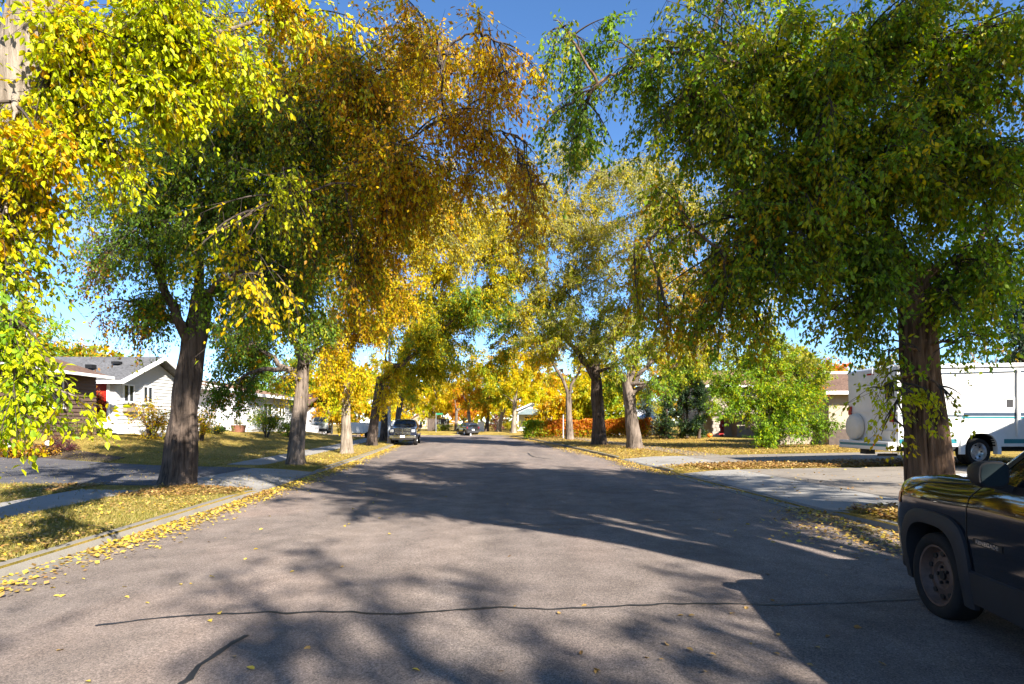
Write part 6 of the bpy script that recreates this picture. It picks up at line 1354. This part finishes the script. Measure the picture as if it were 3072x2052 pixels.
x, Y = (1443 - 1536)/FPX*79, 79; bx = thing('utility_box', (x, Y, float(zg(x, Y))), 'white utility box on the grass at the bend', 'utility box'); mb = MB(); mb.box((0, 0, .65), (.9, .6, 1.3)); mb.build('cabinet', M['rv_white'], bx, bevel=.03); mb = MB(); mb.box((0, 0, 1.33), (1.0, .7, .06)); mb.build('lid', M['rv_white'], bx)

for px, Y, hh, lab in ((145, 19.8, .36, 'white globe lamp beside the plum bush'), (23, 19.2, .36, 'white globe lamp nearest the left edge, above the orange grass tuft')):
    b = gp(px, Y); q = thing('globe_lamp', b, lab, 'garden lamp', 'white globes on the left lawn')
    mb = MB(); mb.tube([(0, 0, 0), (0, 0, hh + .05)], .02, 8); mb.build('stake', M['black'], q, smooth=40)
    bm = bmesh.new(); bmesh.ops.create_uvsphere(bm, u_segments=20, v_segments=12, radius=.10); me = bpy.data.meshes.new('globe'); bm.to_mesh(me); bm.free(); me.materials.append(M['globe']); me.polygons.foreach_set('use_smooth', [True]*len(me.polygons))
    o = bpy.data.objects.new('globe', me); COL.objects.link(o); o.parent = q; o.location = (0, 0, hh + .13)

def pumpkin(loc, r, label):
    q = thing('pumpkin', loc, label, 'pumpkin', 'pumpkins at the house door'); vs, fs = [], []; n, m = 32, 10
    for i in range(m+1):
        ph = math.pi*i/m
        for j in range(n):
            a = 2*math.pi*j/n; k = r*(1 + .07*abs(math.cos(a*4.5)) - .05)*math.sin(ph)*(1.1); vs.append((k*math.cos(a), k*math.sin(a), r*.82*(1 - math.cos(ph)) - .12*r*math.exp(-(ph/.35)**2)*0 - (.16*r*math.exp(-((math.pi-ph)/.4)**2))))
    for i in range(m):
        for j in range(n): fs.append((i*n+j, i*n+(j+1) % n, (i+1)*n+(j+1) % n, (i+1)*n+j))
    mb = MB(); mb.add(vs, fs); mb.build('flesh', M['pumpkin'], q, smooth=80); mb = MB(); mb.tube([(0, 0, r*1.4), (.02, 0, r*1.7), (.06, .01, r*1.9)], [.04, .03, .03], 7); mb.build('stalk', M['stem'], q, smooth=40)
pumpkin((16.1, 48.5, float(zg(16.1, 48.5))), .29, 'larger pumpkin, left of the pair by the dark door')
pumpkin((16.75, 48.1, float(zg(16.75, 48.1))), .24, 'smaller pumpkin, right of the pair by the dark door')

# bed edging stones beside the left drive
bd = thing('garden_bed', (-15, 19.6, .5), None, None); bd['kind'] = 'structure'
slab('soil', [(-18.4, 19.7), (-13.9, 19.5), (-14.0, 20.5), (-18.6, 21.4)], M['soil'], bd, .03, 6)

# ------------------------------------------------------------------ fallen leaves and grass
def scatter(name, x, y, z, size, mats, label, cat, seed=0, flat=.25, up=.5):
    g = np.random.default_rng(seed); n = len(x); P = np.stack([x, y, z], 1); A = g.normal(0, 1, (n, 3)); A[:, 2] *= flat; N = g.normal(0, flat, (n, 3)) + [0, 0, 1.]
    V, F = leaf_geo(P, A, N, size*(.55 + .8*g.random(n)), .72); C = g.integers(0, len(mats), n)
    o = np_mesh(name, V, F, [M[q] for q in mats], np.repeat(C, 2)); tag(o, label, cat, kind='stuff'); return o
g = np.random.default_rng(3)
def spread(n, y0, y1, bias=1.0):
    """more of them near the viewer, where each shows larger"""
    u = g.random(n); return y0 + (y1 - y0)*u**bias
def clean(x, y):
    """off the drives and walks, where only a few leaves lie"""
    d = Lx(y) - x; e = x - Rx(y); on = np.zeros(len(x), bool)
    on |= (d > 0) & (y > L_DRIVE[0] - .12*np.maximum(d-2.3, 0)*.3) & (y < L_DRIVE[1] + .1 + .12*np.maximum(d-2.3, 0))
    on |= (d > 2.25) & (d < 3.65); on |= (e > 0) & (e < 14) & (y > R_DRIVE[0] - .4) & (y < R_DRIVE[1]); on |= (e > 0) & (e < 12) & (y > R_DRIVE2[0]) & (y < R_DRIVE2[1])
    on |= (d > -.02) & (d < .17); on |= (e > -.02) & (e < .17)
    return on & (g.random(len(x)) > .035)
# gutters
n = 20000; y = spread(n, 3, 58, 1.4); d = -.30 + np.abs(g.normal(0, .30, n)); keep = (.5 + .5*np.sin(y*1.7) + .6*np.sin(y*.63 + 1) + g.random(n)*1.2) > .35; y, d = y[keep], d[keep]; x = Lx(y) + np.maximum(.03, d + .28); scatter('leaf_litter', x, y, zroad(x, y) + .012 + .02*g.random(len(x)), .062, ['ly', 'ly', 'lt'], 'yellow leaves gathered in the left gutter', 'fallen leaves', 1)
n = 16000; y = spread(n, 4, 66, 1.4); w = .25 + .9*np.exp(-((y - 8.2)/2.0)**2) + .35*np.exp(-((y - 21)/4)**2) + .5*sm(25, 32, y); e = -np.abs(g.normal(0, 1, n))*w*.7; out = (y > R_DRIVE[0] + .6) & (y < R_DRIVE[1] - .3) & (g.random(n) > .06); y, e = y[~out], e[~out]; x = Rx(y) - .02 + e; scatter('leaf_litter', x, y, zroad(x, y) + .014 + .03*g.random(len(x)), .066, ['lt', 'lt', 'ly'], 'tan leaves banked along the right kerb', 'fallen leaves', 2)
# lawns
n = 60000; y = spread(n, 3, 56, 1.7); d = .17 + 11*g.random(n)**1.4; x = Lx(y) - d; k = ~clean(x, y) & (np.sin(x*2.3 + 1.3*np.sin(y*1.1)) + np.sin(y*1.9 + x) + 2.2*g.random(n) > .55); x, y = x[k], y[k]; scatter('leaf_litter', x, y, zg(x, y) + .035 + .02*g.random(len(x)), .055, ['ly', 'lt', 'lt'], 'yellow and tan leaves scattered over the left lawns', 'fallen leaves', 3)
n = 8000; aa = g.random(n)*6.28; rr = 1.9*np.sqrt(g.random(n)); x = -8.0 + rr*np.cos(aa)*1.3; y = 13.0 + rr*np.sin(aa)*.8; k = ~clean(x, y); x, y = x[k], y[k]; scatter('leaf_litter', x, y, zg(x, y) + .035 + .03*g.random(len(x)), .062, ['lt', 'lt', 'br_'] if 'br_' in M else ['lt', 'lt', 'br'], 'brown leaves heaped round the foot of the big left trunk', 'fallen leaves', 4)
n = 70000; y = spread(n, 4, 60, 1.35); e = .19 + 13*g.random(n)**1.2; x = Rx(y) + e; k = ~clean(x, y); x, y = x[k], y[k]; scatter('leaf_litter', x, y, zg(x, y) + .03 + .04*g.random(len(x)), .072, ['lt', 'lt', 'lt', 'ly', 'br'], 'tan leaves covering the right boulevard and lawns', 'fallen leaves', 5)
n = 9000; y = 6.2 + 3.9*g.random(n); e = .17 + 1.9*g.random(n); x = Rx(y) + e; scatter('leaf_litter', x, y, zg(x, y) + .03 + .09*g.random(n), .07, ['lt', 'lt', 'br', 'ly'], 'deep drift of tan leaves at the foot of the largest trunk', 'fallen leaves', 6)
n = 9000; y = 18.3 + 2.2*g.random(n); e = 1.0 + 10*g.random(n); x = Rx(y) + e; scatter('leaf_litter', x, y, zg(x, y) + .03 + .06*g.random(n), .085, ['lt', 'br', 'lt'], 'leaf strip between the two right hand driveways', 'fallen leaves', 7)
# single leaves on the road, each its own
lm = {}
for key in ('ly', 'lt', 'br'):
    V, F = leaf_geo(np.zeros((1, 3)), np.array([[0, 1., 0]]), np.array([[0, 0, 1.]]), np.ones(1), .7, True); q = bpy.data.meshes.new('fallen_leaf'); q.from_pydata([tuple(v) for v in V], [], [tuple(f) for f in F]); q.materials.append(M[key]); lm[key] = q
SPOT = [(2256, 1950), (1945, 2000), (1975, 2004), (2150, 1992), (2080, 1978), (2120, 2040), (2420, 2016), (2340, 1929), (2310, 1815), (2205, 1858), (2240, 1838), (2460, 1967), (2660, 2021), (1745, 1990), (1235, 2033), (545, 1766), (435, 1820), (570, 1764), (775, 1656), (2490, 1927), (2065, 1868), (2052, 1866), (2560, 1900), (370, 1770), (160, 1795), (150, 1770), (2340, 1988), (2000, 1960), (930, 1960), (1780, 2035), (1500, 2040), (700, 1990)]
for i in range(150):
    if i < len(SPOT): px, py = SPOT[i]; X, Y = gpx(px, py)
    else:
        Y = 3.4 + 16*g.random()**1.5; l, r = float(Lx(Y)), float(Rx(Y)); s_ = g.random(); X = l + .5 + 3.4*s_*s_ if i % 5 < 3 else l + (r - l)*g.random()
    key = 'ly' if X < -.5 and g.random() < .85 else ('lt' if g.random() < .75 else 'br')
    o = bpy.data.objects.new('fallen_leaf', lm[key]); COL.objects.link(o); s_ = .042 + .026*g.random(); o.scale = (s_, s_, s_); o.location = (X, Y, float(zroad(X, Y)) + .012); o.rotation_euler = (g.normal(0, .25), g.normal(0, .25), g.random()*6.28)
    tag(o, {'ly': 'single yellow leaf lying flat on the open asphalt', 'lt': 'single tan leaf lying flat on the open asphalt', 'br': 'single brown leaf lying flat on the open asphalt'}[key], 'fallen leaf', {'ly': 'yellow leaves lying singly on the road', 'lt': 'tan leaves lying singly on the road', 'br': 'brown leaves lying singly on the road'}[key])
# grass blades
def blades(n, x, y, h, label, seed):
    gg = np.random.default_rng(seed); z = zg(x, y); k = len(x); a = gg.random(k)*6.28; w = .006 + .004*gg.random(k); hh = h*(.5 + gg.random(k)); ln = gg.normal(0, .5, (k, 2))*hh[:, None]
    P = np.stack([x, y, z - .01], 1); d = np.stack([np.cos(a)*w, np.sin(a)*w, 0*a], 1); T = P + np.stack([ln[:, 0], ln[:, 1], hh], 1)
    V = np.stack([P - d, P + d, T], 1).reshape(-1, 3); F = np.arange(3*k).reshape(-1, 3); o = np_mesh('grass', V, F, M['gr']); tag(o, label, 'grass', kind='stuff')
n = 150000; y = spread(n, 4.2, 20, 1.5); d = .17 + 8.5*g.random(n)**1.25; x = Lx(y) - d; k = ~clean(x, y); blades(n, x[k], y[k], .06, 'short yellowing grass on the left boulevard and lawn', 1)
n = 60000; y = spread(n, 19, 45, 1.4); d = .17 + 13*g.random(n); x = Lx(y) - d; k = ~clean(x, y); blades(n, x[k], y[k], .06, 'sunlit green and yellow lawn before the bungalows', 2)
n = 45000; y = spread(n, 5, 40, 1.3); e = .17 + 9*g.random(n); x = Rx(y) + e; k = ~clean(x, y); blades(n, x[k], y[k], .05, 'thin grass between the leaves on the right boulevard', 3)
